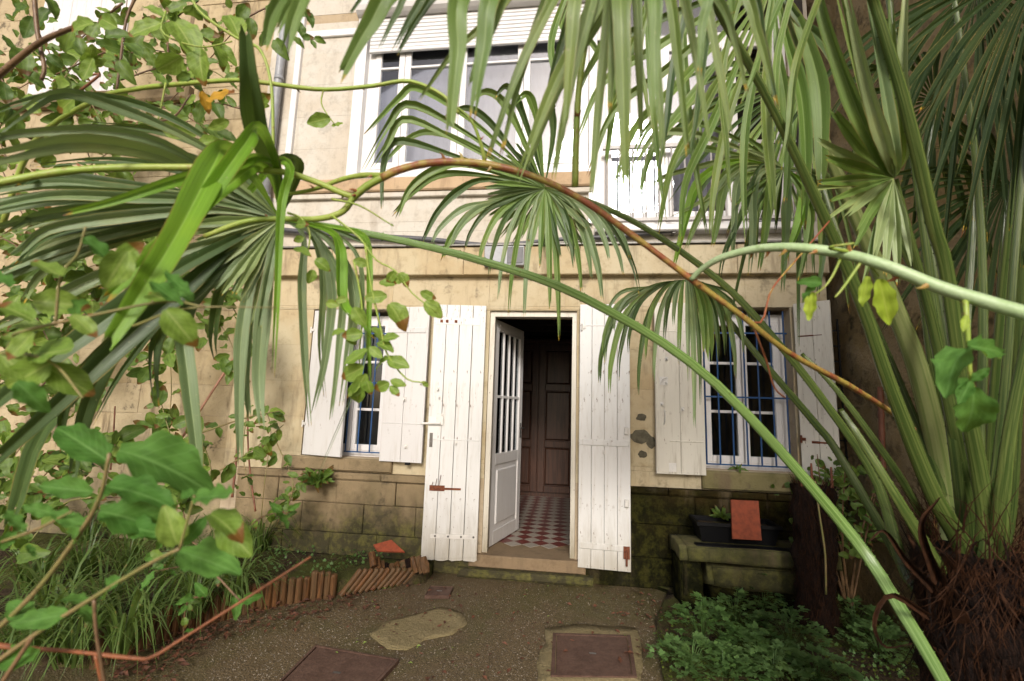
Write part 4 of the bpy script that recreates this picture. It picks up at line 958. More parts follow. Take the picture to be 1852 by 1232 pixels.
# --- fan I: in front of the railing
fI = frond([(1758, 887, 1.9, 22), (1693, 684, 1.92, 20), (1665, 522, 1.95, 18), (1600, 400, 1.97, 15), (1500, 320, 1.98, 12), (1417, 304, 1.98, 10)], M['pet'])
hI = (1417, 304, 1.98)
for pts, w_, m in (([(1330, 250), (1250, 218), (1190, 215), (1155, 260), (1135, 330)], 15, 'palm'), ([(1320, 262), (1230, 238), (1180, 250), (1150, 300)], 14, 'palm_pale'), ([(1330, 280), (1250, 268), (1215, 300), (1198, 385)], 15, 'palm'), ([(1330, 292), (1265, 328), (1240, 400), (1218, 486)], 18, 'palm_bright'),
                   ([(1340, 298), (1300, 330), (1260, 400), (1240, 452)], 15, 'palm'), ([(1350, 300), (1312, 335), (1298, 400), (1288, 448)], 17, 'palm'), ([(1355, 305), (1335, 330), (1328, 400), (1325, 470)], 15, 'palm_grey'), ([(1380, 310), (1362, 345), (1362, 420), (1355, 500)], 17, 'palm_grey'),
                   ([(1395, 318), (1390, 360), (1382, 430), (1372, 492)], 17, 'palm'), ([(1425, 330), (1422, 380), (1420, 440), (1415, 530)], 18, 'palm_dark'), ([(1450, 330), (1455, 362), (1440, 420), (1416, 474)], 21, 'palm_bright'), ([(1440, 330), (1465, 380), (1460, 440), (1445, 510)], 16, 'palm'),
                   ([(1340, 285), (1270, 300), (1200, 320), (1170, 345)], 11, 'palm_pale'), ([(1350, 300), (1290, 350), (1250, 375), (1215, 392)], 9, 'palm_pale'), ([(1470, 320), (1500, 370), (1490, 450), (1478, 540)], 15, 'palm_dark'), ([(1375, 300), (1345, 380), (1310, 460), (1300, 520)], 12, 'palm_dark')):
    seg(fI, [hI] + [(x, y, 1.95) for x, y in pts], w_, m)
spray(fI, hI, 130, 300, 16, 95, 9, ['palm_pale', 'palm', 'palm_dark'], 0.15)
fO = frond([(1760, 900, 2.2, 18), (1700, 600, 2.25, 14), (1590, 330, 2.3, 10), (1500, 200, 2.3, 8), (1450, 150, 2.3, 7)], M['pet'])
spray(fO, (1450, 150, 2.28), 150, 300, 30, 250, 10, ['palm', 'palm_olive', 'palm_dark'], 0.45, -0.1, .25, .1, .3)
# --- fan E: pale fan right of the house corner, and tall blades above it
fE = frond([(1785, 960, 1.5, 38), (1772, 860, 1.48, 33), (1742, 700, 1.42, 30), (1712, 493, 1.36, 28), (1689, 410, 1.33, 27), (1658, 273, 1.28, 25), (1624, 143, 1.24, 23), (1573, -20, 1.2, 20)], M['pet'])
fE2 = frond([(1765, 960, 1.62, 30), (1735, 820, 1.6, 26), (1690, 600, 1.55, 22), (1650, 450, 1.5, 18), (1618, 325, 1.46, 14)], M['pet_dark'])
hE = (1616, 322, 1.45)
for x, y, w_ in ((1505, 198, 26), (1535, 175, 24), (1562, 150, 22), (1491, 284, 24), (1478, 252, 20), (1477, 330, 22), (1455, 345, 12), (1500, 365, 16), (1528, 394, 18), (1550, 420, 16), (1490, 400, 12), (1580, 470, 18), (1600, 500, 18), (1560, 520, 14), (1625, 520, 16), (1650, 480, 14), (1545, 450, 14)):
    seg(fE2, [hE, (1616 + (x - 1616) * .5, 322 + (y - 322) * .45, 1.42), (x, y, 1.38)], w_, rp.choice(['palm_pale', 'palm_pale', 'palm']), twist=rp.uniform(-.3, .3))
for pts, w_, m in (([(1610, 290, 1.3), (1570, 160, 1.26), (1525, -40, 1.22)], 26, 'palm_pale'), ([(1604, 285, 1.31), (1560, 150, 1.27), (1508, -40, 1.23)], 20, 'palm_olive'), ([(1622, 290, 1.3), (1600, 160, 1.26), (1565, -40, 1.22)], 20, 'palm_grey'), ([(1640, 260, 1.34), (1632, 130, 1.3), (1640, -40, 1.28)], 24, 'palm_pale'), ([(1632, 270, 1.32), (1618, 140, 1.28), (1610, -40, 1.25)], 18, 'palm_olive'), ([(1600, 300, 1.34), (1545, 190, 1.3), (1490, 30, 1.28), (1480, -40, 1.28)], 28, 'palm')):
    seg(fE2, [(1618, 322, 1.44)] + pts, w_, m)
# --- fans in the upper right corner and thin ones at the right edge, shade put into leaf colour
fJ = frond([(1795, 960, 1.7, 26), (1797, 806, 1.7, 22), (1815, 562, 1.66, 20), (1831, 400, 1.62, 18), (1850, 240, 1.6, 17), (1880, 40, 1.58, 14), (1885, -60, 1.56, 12)], M['pet'])
fK = frond([(1815, 980, 1.6, 26), (1832, 860, 1.58, 22), (1847, 562, 1.52, 20), (1865, 300, 1.48, 18), (1870, 100, 1.45, 14)], M['pet_dark'])
fL = frond([(1770, 940, 1.9, 22), (1745, 700, 2.0, 18), (1760, 400, 2.1, 14), (1775, 150, 2.15, 10), (1770, -30, 2.15, 8)], M['pet_dark'])
spray(fL, (1770, -30, 2.12), 190, 350, 26, 300, 11, ['palm_shaded'], 0.55, -0.1, .25)
spray(fJ, (1885, -60, 1.56), 185, 275, 15, 320, 13, ['palm_shaded'], 0.4, -0.05, .25)
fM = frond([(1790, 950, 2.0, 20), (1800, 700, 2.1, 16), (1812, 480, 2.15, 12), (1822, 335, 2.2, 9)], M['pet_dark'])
spray(fM, (1822, 335, 2.2), 100, 340, 34, 230, 10, ['palm_shaded'], 0.35, -0.05, .25)
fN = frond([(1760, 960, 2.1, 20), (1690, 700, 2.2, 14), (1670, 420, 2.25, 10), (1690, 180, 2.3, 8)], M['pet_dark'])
spray(fN, (1690, 180, 2.3), 60, 330, 24, 190, 12, ['palm_shaded'], 0.5, 0.0, .25)
for pet in ([(1752, 1090, 1.7, 24), (1700, 880, 1.75, 20), (1625, 690, 1.8, 17), (1560, 540, 1.85, 15), (1500, 380, 1.9, 12), (1470, 250, 1.95, 9)], [(1756, 1090, 1.6, 24), (1730, 850, 1.6, 20), (1700, 640, 1.6, 18), (1672, 430, 1.6, 16), (1640, 200, 1.6, 13), (1600, -40, 1.6, 10)],
            [(1760, 1090, 1.65, 24), (1770, 850, 1.66, 20), (1778, 600, 1.68, 17), (1770, 350, 1.7, 14), (1740, 100, 1.7, 11), (1720, -40, 1.7, 9)], [(1745, 1090, 1.8, 22), (1650, 900, 1.85, 17), (1570, 780, 1.9, 14), (1500, 690, 1.95, 11), (1450, 640, 2.0, 8)], [(1764, 1090, 1.5, 26), (1800, 870, 1.5, 20), (1822, 650, 1.5, 17), (1836, 450, 1.5, 15), (1862, 200, 1.5, 12)]):
    frond(pet, M['pet_dark'] if rp.random() < .6 else M['pet'])
for k in range(17):                            # loose leaflets hanging over the upper windows
    x = rp.uniform(900, 1500); d = rp.uniform(1.0, 1.7); y1 = rp.uniform(120, 470) if x > 1080 else rp.uniform(60, 300); lean = rp.uniform(-60, 45)
    seg(rp.choice((fC, fH)), [(x + rp.uniform(-20, 60) - lean * .2, -60, d), (x, y1 * .35, d), (x + lean * .5, y1 * .72, d - .02), (x + lean, y1, d - .02)], rp.uniform(10, 16), rp.choice(['palm_olive', 'palm', 'palm_dark', 'palm']), True)
# a few plain cut or half hidden stalks at the foot
for pet in ([(1748, 1110, 1.56, 30), (1640, 930, 1.5, 22), (1560, 800, 1.55, 16), (1520, 740, 1.6, 10)], [(1800, 1010, 1.5, 40), (1812, 900, 1.45, 30), (1830, 760, 1.42, 24), (1870, 560, 1.38, 20)], [(1745, 1000, 1.7, 34), (1740, 860, 1.72, 26), (1722, 700, 1.75, 20), (1680, 430, 1.8, 12), (1668, 330, 1.82, 8)]):
    frond(pet, rp.choice([M['pet_dark'], M['pet']]))

# --- the trunk: a fibrous mass with old leaf bases and loose dry strips
def trunk(parent, base, top, r0, r1, mat, seed, n=26, K=22, rough=0.35, label=None):
    mb = MB(); base, top = Vector(base), Vector(top)
    for i in range(n + 1):
        t = i / n; c = base.lerp(top, t); r = r0 + (r1 - r0) * t
        for k in range(K):
            a = 2 * math.pi * k / K; e = noise.noise(Vector((math.cos(a) * 2.2, math.sin(a) * 2.2, t * 7 + seed))) + .6 * noise.noise(Vector((math.cos(a) * 7, math.sin(a) * 7, t * 18 + seed)))
            rr_ = r * (1 + rough * e); mb.v.append(c + Vector((math.cos(a) * rr_, math.sin(a) * rr_, 0)))
    for i in range(n):
        for k in range(K): mb.f.append((i*K+k, i*K+(k+1) % K, (i+1)*K+(k+1) % K, (i+1)*K+k))
    mb.f.append(tuple(n*K+k for k in range(K)))
    return mb.build('trunk', mat, parent, True)
def fibres(parent, base, top, r, n, seed, mat, lmin, lmax, wd, spread=0.6):
    rr_ = random.Random(seed); mb = MB(); base, top = Vector(base), Vector(top)
    for i in range(n):
        t = rr_.random(); a = rr_.uniform(0, 2 * math.pi); c = base.lerp(top, t); rad_ = r(t) if callable(r) else r
        o = Vector((math.cos(a), math.sin(a), 0)); tn = Vector((-math.sin(a), math.cos(a), 0))
        p = c + o * rad_ * 0.97; l = rr_.uniform(lmin, lmax); up = rr_.choice((-1, 1, 1)); sw = rr_.uniform(-spread, spread)
        pts = [p, p + o * l * .15 + Vector((0, 0, up * l * .4)) + tn * sw * l * .3, p + o * l * rr_.uniform(.1, .5) + Vector((0, 0, up * l * rr_.uniform(.5, .9))) + tn * sw * l * .8]
        c3 = cr(pts, 5); w_ = wd * rr_.uniform(.5, 1.4); b = len(mb.v)
        for j, q in enumerate(c3):
            ww = w_ * (1 - j / 5.0); mb.v += [q - tn * ww, q + tn * ww]
        mb.f += [(b+2*j, b+2*j+1, b+2*j+3, b+2*j+2) for j in range(4)]
    o_ = mb.build('dry_fibre', mat, parent); o_['kind'] = 'stuff'; return o_
tb = Vector((CROWN.x + .05, CROWN.y, 0)); tt = Vector((CROWN.x + .03, CROWN.y, CROWN.z + .10))
trunk(palm, tb, tt, 0.17, 0.15, M['fibre'], 3)
fibres(palm, tb, tt, lambda t: .19 - .03 * t, 2600, 4, M['strand'], .05, .2, .0016)
fibres(palm, tb, tt, lambda t: .20 - .03 * t, 260, 5, M['fibre'], .08, .22, .007)
fibres(palm, tt - Vector((0, 0, .18)), tt + Vector((0, 0, .10)), .16, 700, 6, M['strand'], .08, .26, .0022, 1.0)
rb_ = random.Random(17)
for k in range(46):                            # stubs of old leaf bases, set in a spiral up the trunk
    a = k * 2.4; t = .08 + .9 * k / 46; c = tb.lerp(tt, t); o = Vector((math.cos(a), math.sin(a), 0)); tn = Vector((-o.y, o.x, 0)); b = c + o * .13; l = rb_.uniform(.07, .13); w_ = rb_.uniform(.022, .034)
    e = b + o * l * .45 + Vector((0, 0, l)); mb = MB()
    mb.add([b - tn * w_, b + tn * w_, b + tn * w_ * .8 - o * .025, b - tn * w_ * .8 - o * .025, e - tn * w_ * .7, e + tn * w_ * .55 + Vector((0, 0, rb_.uniform(-.02, .03))), e + tn * w_ * .5 - o * .012, e - tn * w_ * .5 - o * .012], [(0, 1, 5, 4), (1, 2, 6, 5), (2, 3, 7, 6), (3, 0, 4, 7), (4, 5, 6, 7), (3, 2, 1, 0)])
    mb.build('leaf_base', M['strand'], palm)
def strip(parent, pts, wpx, name='leaf_sheath', mat='fibre', tw=0.4):
    d = pts[len(pts)//2][2]; mb = ribbon([D(*p) for p in pts], wpx * d / FPX, lambda v: max(.06, 1 - .9 * v), .7, tw, 14, False)
    return mb.build(name, M[mat], parent, True)
for pts, w_ in (([(1690, 1010, 1.4), (1640, 960, 1.36), (1600, 905, 1.34), (1570, 925, 1.33)], 18), ([(1700, 1000, 1.4), (1668, 900, 1.36), (1700, 845, 1.34)], 22), ([(1760, 960, 1.4), (1730, 880, 1.36), (1690, 830, 1.34)], 26), ([(1760, 1000, 1.38), (1810, 930, 1.33), (1852, 925, 1.3)], 20),
                ([(1680, 1060, 1.38), (1610, 1020, 1.33), (1580, 1070, 1.3), (1600, 1115, 1.29), (1650, 1110, 1.28)], 14)):
    if pts[0][0] not in (1690, 1760) or len(pts) > 3: strip(palm, [(x, y + 55, d) for x, y, d in pts], w_ * .9, mat='strand')
# --- young palm stump in front of the right window
b = G(1478, 1138, .03); 
st_ = thing('palm_stump', 'short dead palm stump wrapped in brown fibre below the right window', 'stump', b)
tp = Vector((b.x + .02, b.y, F(1478, 880, b.y).z))
trunk(st_, b, tp, 0.115, 0.125, M['fibre'], 9, rough=.3)
fibres(st_, b, tp, .125, 1800, 12, M['strand'], .04, .16, .0016)
fibres(st_, tp - Vector((0, 0, .06)), tp, .11, 90, 13, M['strand'], .08, .2, .004)
MB().tube(cr([F(1474, 870, b.y - .15), F(1482, 930, b.y - .16), F(1492, 1000, b.y - .17), F(1494, 1075, b.y - .16)], 14), [.006] * 14, 6).build('bare_root', M['stemtan'], st_, True)
for x, y in ((1452, 850), (1506, 845), (1470, 838)): MB().tube([F(x, y + 60, b.y - .02), F(x - 3, y, b.y - .04)], [.012, .006], 6).build('cut_stalk', M['reed'], st_)

# ================================================================== LEAFY PLANTS
def leaf_proto(name, wid, ser, fold, curl, seed, n=13, holes=0.0):
    """one leaf, base at the origin, tip at y = 1, facing +z"""
    rr_ = random.Random(seed); mb = MB(); us = (-1, -.5, 0, .5, 1)
    for i in range(n + 1):
        v = i / n
        w_ = wid * (math.sin(math.pi * min(1, v * 0.94 + .03)) ** .75) * (1.12 - .35 * v) * .5
        for u in us:
            e = (1 + ser * (rr_.uniform(-1, 1) if abs(u) == 1 else 0))
            if i in (0, n): e = 1
            x = u * w_ * e; z = fold * abs(x) - curl * v * v + (.02 + ser * .25) * math.sin(v * 17 + seed * 1.3 + (u > 0) * 2) * abs(u) ** 2
            mb.v.append(Vector((x, v, z))); mb.uv.append((u / 2 + .5, v))
    for i in range(n):
        for k in range(4): mb.f.append((i*5+k, i*5+k+1, i*5+k+6, i*5+k+5))
    me = bpy.data.meshes.new(name); me.from_pydata(mb.v, [], mb.f)
    ul = me.uv_layers.new(name='UVMap'); d = []
    for l in me.loops: d += mb.uv[l.vertex_index]
    ul.data.foreach_set('uv', d); me.polygons.foreach_set('use_smooth', [True] * len(me.polygons))
    return me
LEAF = {}
def leaf_meshes(key, mat, wid, ser, fold, curl, k=4):
    out = []
    for i in range(k):
        me = leaf_proto('leaf', wid * (1 + .12 * (i - 1.5) / 1.5), ser, fold * (1 + .3 * i), curl * (i - .8), i * 7 + len(key)); me.materials.append(M[mat]); out.append(me)
    LEAF[key] = out
leaf_meshes('rose', 'rose', .62, .05, .25, .16); leaf_meshes('rose_yel', 'rose_yel', .55, .05, .3, .2, 2); leaf_meshes('shrub', 'shrub', .52, .17, .3, .25)
leaf_meshes('ivy', 'ivy', .6, .06, .25, .2); leaf_meshes('neon', 'neon', .42, .08, .2, .12, 2); leaf_meshes('dead', 'litter', .5, .2, .5, .4)
rl_ = random.Random(31)
def put_leaf(plant, key, a, b, roll=0.0, wr=1.0, tilt=None):
    """leaf from base a to tip b, turned mostly to the open side of the yard"""
    a, b = Vector(a), Vector(b); y = (b - a); L = y.length
    if L < 1e-4: return
    y.normalize(); view = (CAM - a).normalized()
    view = (view + Vector((0, 0, .5))).normalized()
    x = y.cross(view)
    if x.length < .05: x = y.cross(Vector((0, 0, 1)))
    x.normalize(); z = x.cross(y)
    ro = Matrix.Rotation(roll if tilt is None else tilt, 3, y)
    x, z = ro @ x, ro @ z
    o = bpy.data.objects.new('leaf', rl_.choice(LEAF[key])); col.objects.link(o); o.parent = plant
    q = Matrix((x * L * wr, y * L, z * L)).transposed().to_4x4(); q.translation = a - WL[plant.name]
    o.matrix_basis = q; return o
def pleaf(plant, key, bx, by, tx, ty, d, roll=None, wr=1.0, dd=None):
    L = math.hypot(tx - bx, ty - by) * d / FPX
    return put_leaf(plant, key, D(bx, by, d), D(tx, ty, d + (rl_.uniform(-.35, .35) * L if dd is None else dd)), rl_.uniform(-.6, .6) if roll is None else roll, wr)
def cleaf(plant, key, cx, cy, L, ang, d, **k):
    dx, dy = math.cos(rad(ang)) * L / 2, -math.sin(rad(ang)) * L / 2
    return pleaf(plant, key, cx - dx, cy - dy, cx + dx, cy + dy, d, **k)
def stem(plant, pts, w0, w1, mat, name='stem', n=24, thorns=0, knot=0.0, K=8):
    d = [p[2] for p in pts]; c = cr([D(*p) for p in pts], n); ds = [a.x for a in cr([Vector((q, 0, 0)) for q in d], n)]
    rs = [(w0 + (w1 - w0) * i / (n - 1)) * ds[i] / FPX / 2 * (1 + knot * abs(noise.noise(Vector((i * .9, w0, 3))))) for i in range(n)]
    mb = MB().tube(c, rs, K); o = mb.build(name, M[mat], plant, True)
    if thorns:
        for k in range(thorns):
            i = rl_.randrange(1, n - 1); t = (c[i+1] - c[i-1]).normalized(); a = rl_.uniform(0, 6.28)
            s1 = t.cross(Vector((0, 1, 0))).normalized(); s2 = t.cross(s1); q = s1 * math.cos(a) + s2 * math.sin(a)
            b = c[i] + q * rs[i] * .8; l = rs[i] * 1.3 + .003
            MB().tube([b - t * l * .2, b + q * l * .6, b + q * l + t * l * .4], [l * .32, l * .16, l * .02], 6).build('thorn', M['cane'], plant)
    return o
def plant(name, label, cat, at, group=None): return thing(name, label, cat, at, group)

# --- brown arching rose cane with its green branches
rz_ = plant('climbing_rose', 'rose with long red brown cane arching from right across the view', 'rose', (CROWN.x - .3, CROWN.y + .2, 0))
stem(rz_, [(1700, 1120, 2.0), (1690, 900, 2.0), (1670, 800, 1.9), (1620, 752, 1.6), (1540, 700, 1.3), (1430, 640, 1.1), (1340, 570, 1.06), (1250, 505, 1.05), (1150, 430, 1.04), (1060, 366, 1.03), (980, 325, 1.02), (900, 301, 1.02), (830, 293, 1.02), (770, 296, 1.02), (720, 308, 1.02), (690, 322, 1.02)], 7, 15, 'cane', 'cane', 60, 10, .35)
stem(rz_, [(700, 318, 1.02), (660, 317, 1.03), (620, 324, 1.04), (570, 342, 1.05), (520, 352, 1.06)], 11, 6, 'cane_green', 'cane', 18, 2, .3)
stem(rz_, [(694, 320, 1.02), (662, 338, 1.02), (640, 358, 1.02), (618, 384, 1.02), (575, 396, 1.02), (500, 396, 1.02), (440, 402, 1.01), (370, 428, 1.0)], 13, 9, 'cane_green', 'cane', 30, 5, .3)
stem(rz_, [(641, 356, 1.02), (620, 350, 1.02), (560, 325, 1.02), (494, 309, 1.02), (340, 303, .98), (136, 308, .92), (-40, 338, .86)], 10, 14, 'cane_green', 'cane', 30, 6, .3)
stem(rz_, [(1040, 338, 1.03), (1042, 250, 1.02), (1047, 160, 1.01), (1062, 60, 1.0), (1080, -40, 1.0)], 12, 10, 'cane_green', 'cane', 20, 3, .2)
stem(rz_, [(877, 292, 1.02), (868, 255, 1.01), (850, 215, 1.0), (815, 185, 1.0)], 8, 4, 'cane_green', 'cane', 12, 1)
stem(rz_, [(1300, 540, 1.06), (1372, 585, 1.1), (1395, 525, 1.15), (1440, 470, 1.2), (1500, 400, 1.25)], 4, 3, 'cane', 'twig', 16); stem(rz_, [(1362, 590, 1.1), (1385, 650, 1.12), (1400, 700, 1.14), (1420, 720, 1.15)], 4, 3, 'twig_or', 'twig', 14)
# hanging sprays with spotted leaflets in front of the left window
for pts in ([(600, 390, 1.0), (650, 430, 1.0), (680, 470, 1.0), (715, 490, 1.0), (745, 530, 1.0), (790, 565, 1.0)], [(660, 440, 1.0), (672, 520, 1.0), (690, 600, 1.0), (700, 640, 1.0), (735, 685, 1.0), (770, 692, 1.0)], [(640, 470, 1.02), (655, 560, 1.02), (650, 640, 1.02), (655, 700, 1.02)], [(520, 385, 1.0), (545, 395, 1.0), (560, 420, 1.0), (558, 452, 1.0)], [(600, 360, 1.0), (650, 372, 1.0), (705, 405, 1.0)]):
    stem(rz_, pts, 4.5, 2.5, 'cane_green', 'twig', 16, K=6)
for bx, by, tx, ty in ((704, 550, 738, 590), (768, 546, 800, 573), (760, 528, 788, 540), (686, 512, 717, 514), (640, 556, 660, 590), (656, 604, 618, 607), (672, 594, 697, 615), (690, 614, 722, 608), (682, 620, 712, 632), (668, 628, 692, 648), (664, 632, 626, 662), (658, 664, 618, 684),
                       (704, 644, 722, 668), (704, 652, 738, 661), (704, 650, 674, 660), (662, 676, 638, 714), (652, 700, 622, 714), (650, 690, 642, 732), (664, 688, 670, 714), (704, 692, 676, 706), (706, 688, 734, 700), (706, 698, 722, 718), (764, 690, 775, 700), (640, 470, 668, 480), (570, 470, 596, 486), (566, 488, 560, 512),
                       (590, 548, 612, 552), (600, 606, 622, 596), (632, 600, 640, 626), (700, 535, 660, 540), (715, 490, 700, 512), (722, 494, 740, 516), (732, 500, 712, 512), (705, 405, 712, 410), (535, 408, 556, 404), (550, 430, 530, 436), (530, 452, 560, 454), (628, 540, 606, 545)):
    pleaf(rz_, 'rose', bx, by, tx, ty, 1.0, wr=1.12)

# --- pale thorny cane at the right
rp_ = plant('rose_cane', 'pale green thorny rose cane arching in from the right edge', 'rose', (CROWN.x + .2, CROWN.y - .5, 0))
stem(rp_, [(2050, 680, .62), (1900, 585, .68), (1800, 551, .72), (1700, 520, .76), (1600, 480, .80), (1520, 458, .84), (1440, 448, .88), (1370, 450, .93), (1305, 466, .98), (1268, 488, 1.02), (1250, 506, 1.04)], 29, 9, 'cane_pale', 'cane', 44, 8)
for pts, w0 in (([(1540, 456, .83), (1500, 448, .82), (1545, 440, .80)], 7), ([(1520, 468, .84), (1505, 500, .84), (1490, 520, .84), (1470, 535, .85)], 5), ([(1560, 470, .82), (1525, 520, .82), (1510, 538, .82)], 6), ([(1570, 475, .82), (1590, 500, .82)], 4), ([(1745, 540, .74), (1748, 580, .73), (1752, 640, .73), (1756, 690, .73), (1770, 730, .73)], 10)):
    stem(rp_, pts, w0, w0 * .6, 'cane_green', 'twig', 12, K=6)
for bx, by, tx, ty, k in ((1486, 512, 1452, 506, 'shrub'), (1480, 515, 1446, 540, 'shrub'), (1470, 528, 1462, 580, 'neon'), (1590, 505, 1610, 588, 'neon'), (1570, 500, 1562, 556, 'neon'), (1748, 570, 1742, 600, 'neon'), (1750, 625, 1818, 636, 'shrub'), (1748, 630, 1692, 676, 'shrub'), (1752, 686, 1705, 712, 'shrub'), (1756, 690, 1734, 730, 'shrub'), (1760, 700, 1766, 794, 'shrub'), (1758, 690, 1790, 665, 'shrub')):
    pleaf(rp_, k, bx, by, tx, ty, .8 if bx < 1700 else .72, wr=1.05)

# --- rose shrub at the upper left, lime leaves with brown tips
ru = plant('rose_shrub', 'leggy rose shrub at upper left with lime leaves browning at tips', 'rose', D(60, 900, 1.7).xy.to_3d())
stem(ru, [(0, 420, 1.5), (60, 260, 1.45), (170, 182, 1.4), (240, 162, 1.38), (340, 151, 1.36), (430, 145, 1.35), (480, 150, 1.35), (580, 162, 1.35), (670, 156, 1.35), (740, 147, 1.35), (800, 172, 1.35), (830, 205, 1.35)], 9, 6, 'cane_green', 'cane', 46, 6, .3)
stem(ru, [(493, 306, 1.1), (494, 240, 1.1), (490, 150, 1.1), (470, 90, 1.1), (430, 70, 1.1), (360, 20, 1.1), (340, -30, 1.1)], 6, 5, 'cane_green', 'cane', 26)
stem(ru, [(-30, 160, 1.3), (60, 85, 1.28), (120, 55, 1.25), (165, 40, 1.25)], 12, 6, 'twig', 'cane', 16); stem(ru, [(60, -30, 1.3), (68, 60, 1.3), (80, 120, 1.3), (75, 145, 1.3)], 8, 6, 'twig', 'cane', 14)
stem(ru, [(260, -30, 1.5), (230, 30, 1.5), (218, 110, 1.5), (210, 170, 1.5)], 5, 4, 'twig', 'cane', 12); stem(ru, [(140, 168, 1.4), (180, 135, 1.4), (150, 140, 1.4)], 5, 3, 'twig_or', 'twig', 8); stem(ru, [(255, 215, 1.3), (310, 215, 1.3), (345, 170, 1.3)], 4, 3, 'twig', 'twig', 10)
stem(ru, [(300, 20, 1.1), (295, 60, 1.1), (360, 85, 1.1), (420, 75, 1.1)], 3.5, 2.5, 'cane_green', 'twig', 12); stem(ru, [(300, 150, 1.3), (292, 190, 1.3), (285, 222, 1.3)], 3.5, 2.5, 'cane_green', 'twig', 8); stem(ru, [(585, 162, 1.35), (582, 190, 1.35), (605, 225, 1.35)], 3, 2, 'cane_green', 'twig', 10)
for cx, cy, L, an, k in ((145, 46, 50, 190, 'rose'), (191, 38, 50, 150, 'rose'), (262, 53, 62, 200, 'rose'), (336, 63, 60, 310, 'rose'), (423, 41, 60, 110, 'rose'), (305, 116, 56, 210, 'rose'), (360, 116, 52, 265, 'rose'), (399, 102, 50, 300, 'rose'), (371, 186, 44, 290, 'rose_yel'), (402, 179, 60, 5, 'rose_yel'),
                       (160, 126, 44, 250, 'rose'), (106, 158, 42, 190, 'rose'), (75, 30, 40, 220, 'ivy'), (51, 51, 44, 250, 'ivy'), (245, 89, 46, 330, 'ivy'), (272, 105, 40, 300, 'ivy'), (191, 102, 36, 160, 'ivy'), (225, 126, 36, 300, 'ivy'), (320, 236, 56, 350, 'rose'), (317, 201, 44, 330, 'ivy'), (576, 218, 44, 190, 'rose'), (610, 227, 22, 200, 'rose'),
                       (95, 12, 44, 300, 'ivy'), (120, 70, 40, 230, 'ivy'), (40, 110, 46, 280, 'ivy'), (60, 140, 40, 330, 'ivy'), (210, 60, 40, 20, 'ivy'), (280, 20, 44, 340, 'rose'), (320, 15, 40, 210, 'ivy'), (365, 25, 44, 310, 'ivy'), (380, 62, 36, 350, 'ivy'), (440, 20, 36, 60, 'ivy'), (455, 50, 36, 280, 'ivy'), (480, 70, 34, 230, 'ivy'), (505, 85, 30, 300, 'ivy'),
                       (500, 30, 32, 20, 'ivy'), (545, 20, 36, 340, 'ivy'), (560, 32, 30, 300, 'ivy'), (545, 55, 34, 290, 'ivy'), (540, 75, 24, 330, 'ivy'), (557, 68, 20, 0, 'ivy'), (567, 80, 18, 300, 'ivy'), (578, 72, 20, 340, 'ivy'), (170, 60, 38, 250, 'ivy'), (30, 20, 40, 200, 'ivy'), (15, 80, 40, 300, 'ivy'), (100, 110, 36, 320, 'ivy'), (330, 140, 30, 200, 'ivy'),
                       (290, 145, 34, 300, 'ivy'), (420, 140, 30, 20, 'ivy'), (450, 130, 34, 330, 'ivy'), (395, 225, 40, 200, 'rose'), (410, 245, 36, 340, 'ivy'), (240, 260, 34, 340, 'ivy'), (265, 275, 40, 200, 'ivy'), (380, 255, 40, 20, 'rose'), (60, 190, 44, 300, 'rose'), (30, 230, 44, 260, 'ivy'), (120, 190, 40, 220, 'rose'), (10, 170, 44, 280, 'ivy')):
    cleaf(ru, k, cx, cy, L, an, 1.12 if k.startswith('rose') and cx < 450 else 1.35)

# --- soft near shrub in the lower left corner
rs_ = plant('leafy_shrub', 'green shrub with broad wavy leaves close at the lower left', 'shrub', D(-60, 1400, .75).xy.to_3d())
for pts, w0, w1, mt in (([(-40, 1170, .62), (60, 1075, .6), (140, 970, .58), (180, 900, .56), (198, 820, .55)], 10, 6, 'stemtan'), ([(-30, 1215, .62), (60, 1150, .6), (170, 1080, .58), (260, 1025, .57), (325, 992, .56)], 9, 6, 'stemtan'), ([(325, 992, .56), (345, 920, .56), (352, 896, .56)], 5, 4, 'stemtan'),
                        ([(-30, 990, .6), (60, 960, .58), (130, 925, .57)], 7, 4, 'stemtan'), ([(-30, 640, .62), (40, 640, .6), (100, 660, .6), (150, 720, .58)], 8, 4, 'stemtan'), ([(-30, 730, .62), (20, 620, .62), (40, 600, .6), (170, 570, .6), (300, 545, .62), (370, 556, .62)], 7, 4, 'stemtan'),
                        ([(100, 590, .62), (110, 500, .62), (140, 460, .62), (155, 410, .62)], 5, 4, 'stemtan'), ([(240, 590, .62), (340, 558, .62), (500, 556, .64)], 5, 2, 'stemtan'), ([(170, 1085, .58), (175, 1150, .58), (190, 1240, .58)], 6, 6, 'twig'), ([(60, 1150, .6), (0, 1240, .6)], 8, 8, 'twig')):
    stem(rs_, pts, w0, w1, mt, 'stem', 18, K=7)
